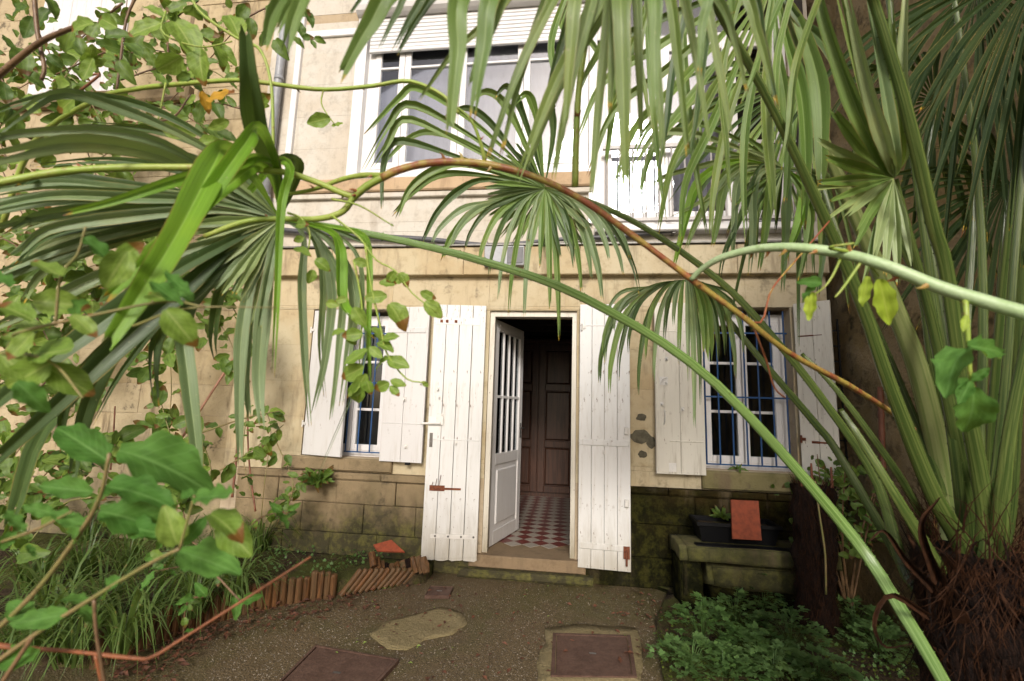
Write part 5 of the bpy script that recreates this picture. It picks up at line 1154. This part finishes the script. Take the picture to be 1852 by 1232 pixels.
for bx, by, tx, ty, k in ((168, 890, 70, 878, 'shrub'), (190, 880, 310, 892, 'shrub'), (196, 835, 95, 762, 'shrub'), (215, 815, 385, 856, 'shrub'), (152, 950, 95, 930, 'shrub'), (145, 955, 112, 985, 'shrub'), (180, 925, 310, 945, 'shrub'), (210, 945, 300, 975, 'shrub'), (330, 985, 372, 935, 'shrub'), (325, 996, 434, 1035, 'shrub'), (220, 1050, 162, 1075, 'shrub'),
                          (140, 1100, 185, 1125, 'shrub'), (125, 1110, 30, 1130, 'shrub'), (352, 898, 430, 905, 'shrub'), (352, 895, 300, 905, 'shrub'), (400, 940, 450, 1005, 'rose'), (30, 960, -10, 1000, 'shrub'), (50, 985, 60, 1010, 'shrub'), (320, 985, 300, 925, 'rose'), (380, 930, 440, 960, 'rose'), (100, 930, 40, 915, 'shrub'), (10, 925, 40, 965, 'shrub'),
                          (60, 580, -10, 540, 'rose'), (60, 600, 20, 650, 'rose'), (60, 545, 150, 550, 'rose'), (130, 570, 175, 610, 'rose'), (60, 640, 145, 640, 'rose'), (80, 660, 170, 715, 'rose'), (95, 655, 10, 700, 'rose'), (40, 620, 0, 590, 'rose'), (300, 545, 262, 520, 'rose'), (300, 560, 352, 622, 'rose'), (270, 510, 330, 550, 'shrub'), (110, 500, 60, 470, 'rose'), (150, 430, 210, 470, 'shrub'), (160, 545, 110, 580, 'shrub'),
                          (30, 690, 80, 740, 'shrub'), (20, 520, -30, 480, 'shrub'), (230, 455, 190, 520, 'rose'), (210, 470, 260, 440, 'rose'), (350, 545, 310, 520, 'shrub'), (340, 530, 300, 500, 'shrub'), (0, 640, 60, 690, 'rose'), (60, 1120, 10, 1085, 'shrub'), (70, 1180, -10, 1200, 'shrub'), (160, 1090, 110, 1075, 'shrub')):
    pleaf(rs_, k, bx, by, tx, ty, .60 + rl_.uniform(-.04, .05), wr=1.0, roll=rl_.uniform(-.45, .45))
tw = plant('bare_twig', 'bent orange brown bare twig in front of the log edging', 'twig', D(-40, 1180, .62).xy.to_3d())
stem(tw, [(-60, 1160, .66), (40, 1172, .66), (130, 1178, .66), (240, 1190, .66), (275, 1188, .66), (330, 1155, .67), (430, 1092, .69), (562, 1007, .72)], 8, 3.5, 'twig_or', 'stem', 40, 0, .6)
stem(tw, [(172, 1182, .66), (185, 1240, .66)], 6, 6, 'twig_or', 'side_twig', 6)

# --- creepers scrambling over the old wall
def creeper(name, label, cat, paths, key, n, sz, y0, mat, seed, spread=22, group=None):
    rr_ = random.Random(seed); b = F(paths[0][0][0], paths[0][0][1], y0); pl = plant(name, label, cat, (b.x, b.y, 0), group)
    samples = []
    for pth in paths:
        c = cr([F(x, y, y0 - rr_.uniform(0, .25)) for x, y in pth], 26); MB().tube(c, [rr_.uniform(.003, .006)] * 26, 5).build('stem', M[mat], pl, True); samples.append(c)
    for i in range(n):
        c = rr_.choice(samples); q = c[rr_.randrange(26)]
        s_ = sz * rr_.uniform(.6, 1.35); e = Vector((rr_.gauss(0, 1), rr_.gauss(-.3, .5), rr_.gauss(-.35, .8))).normalized()
        a = q + Vector((rr_.gauss(0, 1), rr_.uniform(-1, .1), rr_.gauss(0, 1))) * spread * .004
        put_leaf(pl, key, a, a + e * s_, rr_.uniform(-.8, .8))
    return pl
creeper('creeper', 'tangled dark green creeper high on the old wall', 'creeper', [[(0, 420), (120, 330), (230, 250), (330, 160), (420, 60)], [(0, 180), (130, 110), (260, 90), (420, 120)], [(40, 0), (120, 160), (180, 330), (260, 420)], [(0, 520), (150, 430), (280, 350), (420, 300)], [(230, 0), (215, 160), (200, 260)]], 'ivy', 290, .13, -.35, 'twig', 2, 30)
creeper('creeper', 'loose creeper trailing down the old wall left of the fan palm leaf', 'creeper', [[(300, 440), (330, 560), (400, 590), (440, 680)], [(225, 600), (270, 660), (300, 760), (330, 860)], [(300, 560), (310, 700), (300, 800)], [(240, 480), (330, 500), (420, 520)], [(400, 520), (440, 600), (430, 680)]], 'ivy', 170, .13, -.55, 'stemtan', 4, 18)
creeper('creeper', 'sparse creeper low on the old wall by the left frame edge', 'creeper', [[(0, 860), (80, 760), (180, 700)], [(40, 900), (120, 830), (240, 800)], [(0, 680), (60, 640), (140, 600)], [(20, 940), (100, 900), (220, 900)]], 'ivy', 220, .12, -.4, 'twig', 6, 30)
creeper('creeper', 'thin green creeper shoots below the left window', 'creeper', [[(470, 960), (480, 860), (490, 780), (478, 730)], [(500, 950), (530, 880), (500, 800)], [(455, 900), (440, 820), (450, 720)], [(480, 940), (520, 900), (545, 880)]], 'ivy', 60, .085, -.35, 'stemtan', 8, 14)
creeper('creeper', 'dense mid height creeper on the old wall behind the fan leaf', 'creeper', [[(0, 620), (90, 520), (200, 470), (330, 440)], [(0, 300), (60, 420), (150, 500), (260, 560)], [(20, 480), (120, 400), (240, 380), (340, 360)], [(60, 240), (140, 260), (250, 240), (340, 220)], [(0, 560), (60, 600), (160, 600)], [(180, 300), (240, 400), (300, 480)]], 'ivy', 290, .12, -.45, 'twig', 12, 34)
def bramble(label, rects, n, d0, d1, sz, seed, keys=('ivy', 'ivy', 'rose')):
    rr_ = random.Random(seed); x, y = rects[0][0], rects[0][3]; pl = plant('bramble', label, 'bramble', D(x, y + 200, d1).xy.to_3d())
    for (x0, y0, x1, y1, k) in rects:
        for i in range(k):
            d = rr_.uniform(d0, d1); a = (rr_.uniform(x0, x1), rr_.uniform(y0, y1)); b = (a[0] + rr_.uniform(-170, 170), a[1] + rr_.uniform(-120, 120)); m = ((a[0] + b[0]) / 2 + rr_.uniform(-25, 25), (a[1] + b[1]) / 2 - rr_.uniform(0, 40))
            pts = [(a[0], a[1], d), (m[0], m[1], d + .03), (b[0], b[1], d + rr_.uniform(-.1, .1))]
            stem(pl, pts, rr_.uniform(2.5, 4.5), 1.8, rr_.choice(['twig', 'stemtan', 'twig']), 'stem', 12, K=5)
            c = cr([D(*q) for q in pts], 14)
            for j in range(n):
                q = c[rr_.randrange(14)]; e = Vector((rr_.gauss(0, 1), rr_.gauss(-.2, .5), rr_.gauss(-.25, .8))).normalized(); s_ = sz * rr_.uniform(.6, 1.3)
                put_leaf(pl, rr_.choice(keys), q, q + e * s_, rr_.uniform(-.8, .8))
    return pl
bramble('tangled bramble twigs and small leaves at middle left behind the fan leaf', [(0, 420, 300, 620, 11), (0, 560, 200, 760, 6)], 12, 1.35, 1.9, .065, 3)
bramble('tangled bramble twigs and small leaves in the upper left corner', [(0, 0, 300, 220, 11), (200, 60, 470, 260, 6)], 12, 1.6, 2.3, .075, 5)
bramble('leafy bramble shoots low at the left edge above the grass', [(0, 740, 220, 930, 8), (260, 760, 430, 900, 6)], 11, 1.6, 2.3, .075, 7)
bramble('drooping dark green shoots hanging before the log edging', [(370, 1030, 440, 1110, 5)], 8, .95, 1.05, .035, 9, ('shrub', 'ivy'))
# fern-like weed growing out of the plinth ledge
def rosette(name, label, cat, at, n, L, key, seed, lift=.6, parent=None, wr=.55):
    rr_ = random.Random(seed); pl = plant(name, label, cat, at)
    for i in range(n):
        a = rr_.uniform(0, 6.28); e = Vector((math.cos(a), math.sin(a) * .7 - .25, rr_.uniform(.1, lift) * 1.2 - .2)); s_ = L * rr_.uniform(.6, 1.2)
        put_leaf(pl, key, Vector(at) + Vector((math.cos(a), math.sin(a), 0)) * L * .06, Vector(at) + e.normalized() * s_, rr_.uniform(-.5, .5), wr)
    return pl
q = F(578, 868, -.07); rosette('wall_weed', 'small rosette weed growing from the plinth ledge under left window', 'weed', (q.x, q.y - .03, q.z - .01), 60, .16, 'ivy', 3, .9)
q = F(1318, 930, -.10); rosette('planter_weed', 'little white flowered weed behind the upright orange tile', 'weed', (q.x - .06, q.y - .02, q.z - .02), 26, .11, 'ivy', 5)
q = F(1335, 848, 0.02); rosette('sill_weed', 'tiny sprig on the ledge of the right window', 'weed', (q.x, q.y, q.z), 14, .07, 'ivy', 7)
# --- dark shrub at the foot of the garden wall
sh = plant('evergreen_shrub', 'small dark evergreen shrub between palm stalks and garden wall', 'shrub', (2.0, -.35, 0))
rr_ = random.Random(8)
for i in range(7):
    a = Vector((2.0 + rr_.uniform(-.05, .05), -.35, 0)); e = Vector((2.0 + rr_.uniform(-.28, .16), -.35 + rr_.uniform(-.25, .2), rr_.uniform(.85, 1.15)))
    MB().tube(cr([a, a.lerp(e, .5) + Vector((rr_.uniform(-.05, .05), 0, 0)), e], 8), [.01, .009, .008, .007, .006, .005, .004, .003], 6).build('stem', M['twig'], sh)
for i in range(230):
    t = rr_.random(); q = Vector((1.98 + rr_.gauss(0, .16), -.38 + rr_.gauss(0, .12), .45 + .65 * rr_.random())); e = Vector((rr_.gauss(0, 1), rr_.gauss(-.4, .7), rr_.gauss(.1, .7))).normalized()
    put_leaf(sh, 'ivy', q, q + e * rr_.uniform(.05, .085), rr_.uniform(-.7, .7))

# ================================================================== GRASS, WEEDS, LITTER
def grass_clump(at, n, L, seed):
    rr_ = random.Random(seed); mb = MB(); at = Vector(at)
    for i in range(n):
        a = rr_.uniform(0, 6.28); o = Vector((math.cos(a), math.sin(a), 0)); l = L * rr_.uniform(.55, 1.15); h = rr_.uniform(.45, .95)
        b = at + o * rr_.uniform(0, .07); p = [b, b + o * l * .22 + Vector((0, 0, l * h * .75)), b + o * l * .55 + Vector((0, 0, l * h * .85)), b + o * l * .9 + Vector((0, 0, l * h * rr_.uniform(.1, .6)))]
        c = cr(p, 8); tn = Vector((-o.y, o.x, 0)); w_ = rr_.uniform(.0045, .0085); b0 = len(mb.v)
        for j, q in enumerate(c):
            ww = w_ * (1 - (j / 7) ** 2 * .95); mb.v += [q - tn * ww, q + tn * ww]; mb.uv += [(0, j / 7), (1, j / 7)]
        mb.f += [(b0+2*j, b0+2*j+1, b0+2*j+3, b0+2*j+2) for j in range(7)]
    return mb
GL = ('arching strappy grass clump', 'in the bed behind the log edging')
ORD = ['first', 'second', 'third', 'fourth', 'fifth', 'sixth', 'seventh', 'eighth', 'ninth', 'tenth', 'eleventh', 'twelfth']
def place_label(i, pts, row): return ORD[sorted(p[0] for p in pts if row(p) == row(pts[i])).index(pts[i][0])]
spots = [(60, 1020), (150, 1000), (230, 985), (310, 990), (380, 1000), (90, 1085), (180, 1080), (270, 1075), (350, 1065), (420, 1040), (40, 1150), (130, 1150), (220, 1130), (330, 935), (250, 925), (160, 930), (410, 930), (470, 950)]
grow = lambda p: 'back' if p[1] < 960 else 'second' if p[1] < 1030 else 'third' if p[1] < 1100 else 'front'
for i, (x, y) in enumerate(spots):
    q = G(x, y + 45, .10); mb = grass_clump((q.x, q.y, .09), 62, .42 if y > 940 else .32, 50 + i)
    tag(mb.build('grass_clump', M['blade'], None, True, origin=(q.x, q.y, .09)), 'arching strappy grass clump, %s from the left in the %s row of the bed' % (place_label(i, spots, grow), grow((x, y))), 'grass', 'grass clumps in the left bed')
def lobed(mb, p, dirv, L, rr_):
    """little three-lobed leaf on a stalk"""
    dirv = dirv.normalized(); s_ = dirv.cross(Vector((0, 0, 1))); s_ = s_.normalized() if s_.length > .05 else Vector((1, 0, 0)); n_ = s_.cross(dirv)
    for an, k in ((0, 1), (.75, .75), (-.75, .75), (1.5, .5), (-1.5, .5)):
        d2 = dirv * math.cos(an) + s_ * math.sin(an); s2 = s_ * math.cos(an) - dirv * math.sin(an); l = L * k; c = p + n_ * rr_.uniform(-.1, .1) * L
        b = len(mb.v); mb.v += [c, c + d2 * l * .55 + s2 * l * .26 + n_ * l * .08, c + d2 * l, c + d2 * l * .55 - s2 * l * .26 + n_ * l * .08]; mb.uv += [(.5, 0), (1, .5), (.5, 1), (0, .5)]
        mb.f.append((b, b+1, b+2, b+3))
def weed(at, n, r, h, seed):
    rr_ = random.Random(seed); mb = MB(); at = Vector(at)
    for i in range(n):
        a = rr_.uniform(0, 6.28); q = rr_.random() ** .6; o = Vector((math.cos(a), math.sin(a), 0)); e = at + o * r * q + Vector((0, 0, h * (1 - .6 * q) * rr_.uniform(.5, 1.1)))
        b0 = len(mb.v); tn = Vector((-o.y, o.x, 0)) * .0012; mid = at.lerp(e, .55) + Vector((0, 0, h * .2)); mb.v += [at - tn, at + tn, mid + tn, mid - tn, e + tn, e - tn]; mb.uv += [(0, 0)] * 6; mb.f += [(b0, b0+1, b0+2, b0+3), (b0+3, b0+2, b0+4, b0+5)]
        for k in range(3): lobed(mb, e + Vector((rr_.uniform(-1, 1), rr_.uniform(-1, 1), rr_.uniform(-.5, .3))) * .02, o + Vector((rr_.uniform(-.9, .9), rr_.uniform(-.9, .9), rr_.uniform(-.2, .6))), rr_.uniform(.026, .046), rr_)
    return mb
wsp = [(1270, 1150), (1330, 1120), (1370, 1180), (1250, 1200), (1310, 1215), (1400, 1215), (1430, 1160), (1380, 1095), (1545, 1120), (1590, 1170), (1480, 1225), (1350, 1070)]
for i, (x, y) in enumerate(wsp):
    q = G(x, y + 10, .03); mb = weed((q.x, q.y, .025), 60, .2, .26 if i in (0, 1, 6, 7) else .18, 90 + i)
    tag(mb.build('leafy_weed', M['weed'], None, True, origin=(q.x, q.y, .025)), 'low weed with small lobed leaves, %s from the left around the palm foot' % place_label(i, wsp, lambda p: 0), 'weed', 'weeds around the palm foot')
def scatter_cover(name, label, polypx, n, seed, z, mat, size, up=.03):
    rr_ = random.Random(seed); mb = MB(); xs = [p[0] for p in polypx]; ys = [p[1] for p in polypx]
    def inside(x, y):
        c = False
        for i in range(len(polypx)):
            (x1, y1), (x2, y2) = polypx[i], polypx[i-1]
            if (y1 > y) != (y2 > y) and x < (x2 - x1) * (y - y1) / (y2 - y1) + x1: c = not c
        return c
    W = [G(*p, z) for p in polypx]; polypx = [(w_.x, w_.y) for w_ in W]; xs = [p[0] for p in polypx]; ys = [p[1] for p in polypx]; k = 0
    while k < n:
        x, y = rr_.uniform(min(xs), max(xs)), rr_.uniform(min(ys), max(ys))
        if not inside(x, y) or noise.noise(Vector((x * 3.1, y * 3.1, seed))) < rr_.uniform(-.55, .25): k += .2; continue
        p = Vector((x, y, z + rr_.uniform(0, up))); lobed(mb, p, Vector((rr_.uniform(-1, 1), rr_.uniform(-1, 1), rr_.uniform(.1, 1.2))), size * rr_.uniform(.5, 1.3), rr_); k += 1
    return tag(mb.build(name, M[mat], None, True), label, kind='stuff')
scatter_cover('ground_cover', 'low green weeds on the mossy soil before the left plinth', [(440, 950), (520, 930), (640, 940), (760, 975), (700, 1010), (600, 1040), (480, 1070), (400, 1040)], 1900, 3, .10, 'weed', .022, .05)
scatter_cover('ground_cover', 'low green weeds and moss between the palms on the right', [(1200, 1110), (1270, 1090), (1440, 1095), (1560, 1080), (1640, 1130), (1640, 1260), (1210, 1260), (1180, 1150)], 1500, 5, .035, 'weed', .02, .04)
scatter_cover('moss', 'yellow green moss on the soil between palm and bench', [(1200, 1110), (1270, 1080), (1440, 1085), (1560, 1070), (1660, 1130), (1660, 1260), (1210, 1260), (1180, 1150)], 2600, 8, .03, 'mossy', .012, .02)
def litter(name, label, pts, n, seed, z, mat, smin, smax):
    rr_ = random.Random(seed); mb = MB()
    for i in range(n):
        x, y, sp = rr_.choice(pts); q = G(x + rr_.gauss(0, sp), y + rr_.gauss(0, sp * .35), z)
        a = rr_.uniform(0, 6.28); d_ = Vector((math.cos(a), math.sin(a), 0)); s_ = Vector((-d_.y, d_.x, 0)); l = rr_.uniform(smin, smax); w_ = l * rr_.uniform(.18, .4); up = Vector((0, 0, 1))
        if q.y > -.22: continue
        q = q + up * rr_.uniform(.004, .02); b = len(mb.v)
        mb.v += [q - d_ * l / 2, q + s_ * w_ + up * l * rr_.uniform(.05, .35), q + d_ * l / 2 + up * l * rr_.uniform(0, .3), q - s_ * w_ + up * l * rr_.uniform(.05, .35), q + up * .002]
        mb.f += [(b, b+4, b+1), (b+1, b+4, b+2), (b+2, b+4, b+3), (b+3, b+4, b)]
    return tag(mb.build(name, M[mat]), label, kind='stuff')
litter('fallen_leaves', 'red brown dead leaves lying along the log edging', [(560, 1098, 40), (480, 1120, 36), (400, 1142, 36), (340, 1165, 36), (620, 1085, 30), (280, 1190, 40), (250, 1215, 40)], 440, 3, .012, 'litter', .018, .055)
litter('fallen_leaves', 'red brown dead leaves scattered over the asphalt by the door', [(1150, 1085, 60), (1200, 1120, 40), (1080, 1060, 70), (950, 1120, 120), (800, 1060, 60), (850, 1180, 120), (1190, 1180, 40), (720, 1110, 60), (680, 1050, 30)], 420, 5, .012, 'litter', .012, .045)
litter('fallen_leaves', 'a few yellow green leaves scattered on the asphalt', [(900, 1120, 160), (760, 1090, 70), (700, 1180, 60), (1000, 1060, 60)], 26, 7, .014, 'rose', .015, .03)

def pebbles(n, seed):
    rr_ = random.Random(seed); mb = MB()
    for i in range(n):
        q = G(rr_.uniform(380, 1240), rr_.uniform(1045, 1232), 0)
        if q.y > -.2: continue
        s_ = rr_.uniform(.002, .0055); z = .012 * noise.noise(Vector((q.x * 1.3, q.y * 1.3, 3))); c = Vector((q.x, q.y, z + s_ * .2)); b = len(mb.v); a = rr_.uniform(0, 2)
        mb.v += [c + Vector((math.cos(a + k * 1.57) * s_ * rr_.uniform(.7, 1.2), math.sin(a + k * 1.57) * s_ * rr_.uniform(.7, 1.2), 0)) for k in range(4)] + [c + Vector((0, 0, s_ * .8))]
        mb.f += [(b + k, b + (k + 1) % 4, b + 4) for k in range(4)]
    return tag(mb.build('pebbles', M['pebble']), 'tiny pale stones set in the asphalt', kind='stuff')
pebbles(2600, 4)

# ================================================================== LOG EDGING
le = thing('log_edging', 'row of upright orange brown logs edging the left bed', 'edging', (LOGW[3].x, LOGW[3].y, 0))
path = cr([Vector((p.x, p.y, 0)) for p in LOGW], 200); acc = 0; last = path[0]; k = 0
lm = None; rr_ = random.Random(12)
for p in path[1:]:
    if (p - last).length >= .043:
        last = p; k += 1
        mb = MB().tube([(p.x, p.y, -.02), (p.x + rr_.uniform(-.004, .004), p.y, .165 + (hj := rr_.uniform(-.022, .018))), (p.x + rr_.uniform(-.006, .006), p.y, .178 + hj)], [.025, rr_.uniform(.0235, .0262), rr_.uniform(.017, .022)], 9, wob=.12, seed=k)
        mb.build('log', M['log'], le)
le2 = thing('fallen_log_edging', 'loose log edging section leaning over beside the upright row', 'edging', G(660, 1070))
for i in range(13):
    t = i / 12; f_ = G(616 + 135 * t, 1080 - 26 * t); top = f_ + Vector((.11 - .03 * t, .05, .17 - .07 * t)); top2 = f_.lerp(top, 1.08)
    MB().tube([f_ + Vector((0, 0, .012)), f_.lerp(top, .5) + Vector((0, 0, .004)), top, top2], [.021, .0215, .0215, .016], 9, wob=.12, seed=i).build('log', M['log'], le2)
le3 = thing('curled_log_edging', 'rotten curled end of log edging lying on the weeds by the shutter', 'edging', G(715, 1045))
c0 = F(700, 1020, -.32)
for i in range(11):
    t = i / 10; q = F(672 + 92 * t, 1000 + 22 * t + 14 * math.sin(t * 5), -.33 + .10 * math.sin(t * 4.2)); dn = Vector((.05, -.06 - .05 * math.sin(t * 6), -.085 - .03 * math.sin(t * 9)))
    MB().tube([q, q + dn * .5, q + dn], [.026, .029, .024], 8, wob=.5, seed=i * 3).build('log', M['fibre'] if i % 4 == 3 else M['log'], le3)
# broken tile on top
q = [F(675, 985, -.36), F(708, 976, -.30), F(732, 998, -.36), F(682, 996, -.40)]
def slab(name, label, cat, pts, th, mat):
    nrm = (pts[1] - pts[0]).cross(pts[2] - pts[0]).normalized(); n = len(pts); mb = MB(); c = sum(pts, Vector()) / n
    mb.add([c + (p - c) * .985 for p in pts] + [p - nrm * th * .15 for p in pts] + [p - nrm * th for p in pts], [tuple(range(n))] + [(n+i, n+(i+1) % n, (i+1) % n, i) for i in range(n)] + [(2*n+i, 2*n+(i+1) % n, n+(i+1) % n, n+i) for i in range(n)] + [tuple(2*n+i for i in reversed(range(n)))])
    return tag(mb.build(name, mat), label, cat)
slab('broken_tile', 'triangular broken orange tile lying on the log edging', 'tile', [q[3], q[2], q[1], q[0]], .015, M['terra'])

# ================================================================== COVERS IN THE ASPHALT
def cover(label, cornersA, rim, mat, name='manhole_cover', bed=None):
    W = [G(*p, .012) for p in cornersA]; c = sum(W, Vector()) / 4; t = thing(name, label, 'cover', (c.x, c.y, 0))
    def ring(k0, k1, z0, z1, nm, m):
        mb = MB(); a = [c + (p - c) * k0 for p in W]; b = [c + (p - c) * k1 for p in W]
        mb.add([Vector((p.x, p.y, z0)) for p in a] + [Vector((p.x, p.y, z1)) for p in a] + [Vector((p.x, p.y, z1)) for p in b] + [Vector((p.x, p.y, z0)) for p in b], [f_ for i in range(4) for j in [(i + 1) % 4] for f_ in ((i, j, 4+j, 4+i), (4+i, 4+j, 8+j, 8+i), (8+i, 8+j, 12+j, 12+i))])
        return mb.build(nm, m, t)
    ring(1.0, 1 - rim, .0, .024, 'frame', mat)
    mb = MB(); a = [c + (p - c) * (1 - rim - .012) for p in W]; a2 = [c + (p - c) * (1 - rim - .03) for p in W]
    mb.add([Vector((p.x, p.y, 0)) for p in a] + [Vector((p.x, p.y, .017)) for p in a] + [Vector((p.x, p.y, .021)) for p in a2], [(8, 9, 10, 11)] + [f_ for i in range(4) for j in [(i+1) % 4] for f_ in ((i, j, 4+j, 4+i), (4+i, 4+j, 8+j, 8+i))])
    mb.build('lid', mat, t); MB().box(c.x - .02, c.x + .02, c.y - .006, c.y + .006, .018, .024).build('lift_slot', M['steel'], t)
    return t
cover('square rusty manhole cover in a cement surround at the bottom middle', [(996, 1226), (1152, 1228), (1140, 1152), (1000, 1148)], .09, M['cover'])
cover('large rusty cover plate partly out of view at the bottom', [(480, 1260), (655, 1270), (722, 1196), (570, 1170)], .06, M['cover'])
cover('small square rusty inspection lid near the log edging', [(768, 1080), (812, 1080), (820, 1064), (778, 1062)], .05, M['cover'])
ring_px = [(985, 1140), (1040, 1132), (1150, 1140), (1160, 1160), (1162, 1240), (968, 1244), (972, 1190), (988, 1165)]
poly_sheet('cement_surround', dense([G(*p).to_2d() for p in ring_px], .03, .02, 4), .016, M['cement'], .003, label='cement surround of the manhole cover', sub=4, skirt=.02)

# ================================================================== STONE BENCH, PLANTER, TILE, TRELLIS, CANES
bn = thing('stone_bench', 'mossy stone bench slab resting on a rough block under right window', 'bench', (1.25, -.25, 0))
def rough_block(name, x0, x1, y0, y1, z0, z1, mat, parent, amp=.015, seed=0, n=7):
    import bmesh
    bm = bmesh.new(); bmesh.ops.create_cube(bm, size=1.0); bmesh.ops.bevel(bm, geom=bm.edges[:], offset=.05, segments=2, affect='EDGES'); bmesh.ops.subdivide_edges(bm, edges=bm.edges[:], cuts=3, use_grid_fill=True)
    mb = MB()
    for v in bm.verts:
        p = Vector((x0 + (v.co.x + .5) * (x1 - x0), y0 + (v.co.y + .5) * (y1 - y0), z0 + (v.co.z + .5) * (z1 - z0)))
        p += Vector((noise.noise(p * 6 + Vector((seed, 0, 0))), noise.noise(p * 6 + Vector((0, seed, 0))), noise.noise(p * 6 + Vector((0, 0, seed))))) * amp; mb.v.append(p)
    bm.verts.index_update(); mb.f = [tuple(v.index for v in f_.verts) for f_ in bm.faces]; bm.free()
    return mb.build(name, mat, parent, True)
a = F(1222, 962, -.30); b = F(1440, 1000, -.30)
rough_block('seat_slab', a.x, b.x + .25, -.44, -.055, .345, .455, M['cap_moss'], bn, .016, 3)
rough_block('end_stone', a.x + .01, a.x + .15, -.43, -.06, .0, .343, M['plinth_moss_shade'], bn, .02, 5)
rough_block('lower_block', a.x + .20, b.x + .1, -.40, -.07, .16, .315, M['cap_moss'], bn, .03, 8)
rough_block('lower_block', a.x + .24, b.x + .2, -.38, -.08, .0, .158, M['plinth_moss_shade'], bn, .03, 9)
rk = thing('loose_stone', 'rough loose stone lying by the palm stump', 'stone', (1.72, -.2, 0)); rough_block('stone_body', 1.66, 2.0, -.36, -.08, .03, .26, M['plinth_moss_shade'], rk, .05, 13)
tr = thing('planter', 'long low black plastic planter on the stone bench', 'planter', (1.40, -.2, .46))
x0, x1, y0, y1, z0, z1 = a.x + .16, a.x + .74, -.33, -.10, .458, .60
pm = MB(); e = .03
pm.add([(x0+e, y0+e, z0), (x1-e, y0+e, z0), (x1-e, y1-e, z0), (x0+e, y1-e, z0), (x0, y0, z1), (x1, y0, z1), (x1, y1, z1), (x0, y1, z1), (x0+.012, y0+.012, z1), (x1-.012, y0+.012, z1), (x1-.012, y1-.012, z1), (x0+.012, y1-.012, z1), (x0+.012, y0+.012, z1-.03), (x1-.012, y0+.012, z1-.03), (x1-.012, y1-.012, z1-.03), (x0+.012, y1-.012, z1-.03)],
    [(3,2,1,0)] + [(i, (i+1) % 4, 4+(i+1) % 4, 4+i) for i in range(4)] + [(4+i, 4+(i+1) % 4, 8+(i+1) % 4, 8+i) for i in range(4)] + [(8+i, 8+(i+1) % 4, 12+(i+1) % 4, 12+i) for i in range(4)])
pm.build('box', M['black'], tr)
pr = MB()
for s0, s1, t0, t1 in ((x0 - .012, x1 + .012, y0 - .012, y0), (x0 - .012, x1 + .012, y1, y1 + .012), (x0 - .012, x0, y0, y1), (x1, x1 + .012, y0, y1)): pr.box(s0, s1, t0, t1, z1 - .02, z1 + .004)
pr.build('rim', M['black'], tr)
MB().box(x0 + .013, x1 - .013, y0 + .013, y1 - .013, z1 - .04, z1 - .031).build('soil', M['soil'], tr)
ty = tag(MB().box(x0 - .04, x1 + .06, -.415, -.345, .452, .462).build('drip_tray', M['black']), 'shallow black tray lying in front of the planter on the bench', 'tray')
tl = [F(1325, 975, -.385), F(1378, 978, -.385), F(1372, 906, -.345), F(1322, 904, -.345)]
slab('orange_tile', 'upright rectangular orange tile leaning against the black planter', 'tile', tl, .018, M['terra'])
tl_ = thing('trellis', 'dark narrow trellis standing at the corner by the garden wall', 'trellis', (2.12, -.12, 0))
p0, p1 = F(1532, 700, -.10), F(1562, 700, -.10)
for i in range(4):
    x = 2.0 + i * .05; MB().box(x, x + .012, -.135, -.123, .75, 2.2).build('upright', M['black'], tl_)
for i in range(11): MB().box(1.985, 2.175, -.122, -.112, .85 + i * .125, .862 + i * .125).build('crossbar', M['black'], tl_)
def cane(label, pts, r, mat, y0):
    c = [F(x, y, yy) for x, y, yy in pts]; n = 24; q = cr(c, n) if len(c) > 2 else [c[0].lerp(c[1], i / (n - 1)) for i in range(n)]
    return tag(MB().tube(q, [r * (1.18 if i % 5 == 0 else 1) for i in range(n)], 8).build('garden_cane', M[mat], None, True), label, 'cane')
cane('pinkish bamboo cane leaning against the old wall', [(240, 920, -.7), (330, 790, -.4), (428, 640, -.05)], .011, 'bamboo', 0)
cane('thin red brown stem standing left of the left window plinth', [(420, 900, -.35), (428, 820, -.3), (432, 745, -.25)], .009, 'reed', 0)
cane('slender red stem rising through the creeper under the left window', [(462, 925, -.35), (452, 850, -.3), (448, 780, -.25), (450, 700, -.2)], .007, 'reed', 0)
cane('short red brown stem against the old wall at far left', [(200, 850, -.3), (205, 790, -.25), (208, 735, -.2)], .006, 'reed', 0)
cane('red brown wooden stake beside the trellis', [(1597, 850, -.6), (1592, 700, -.6)], .018, 'reed', 0)
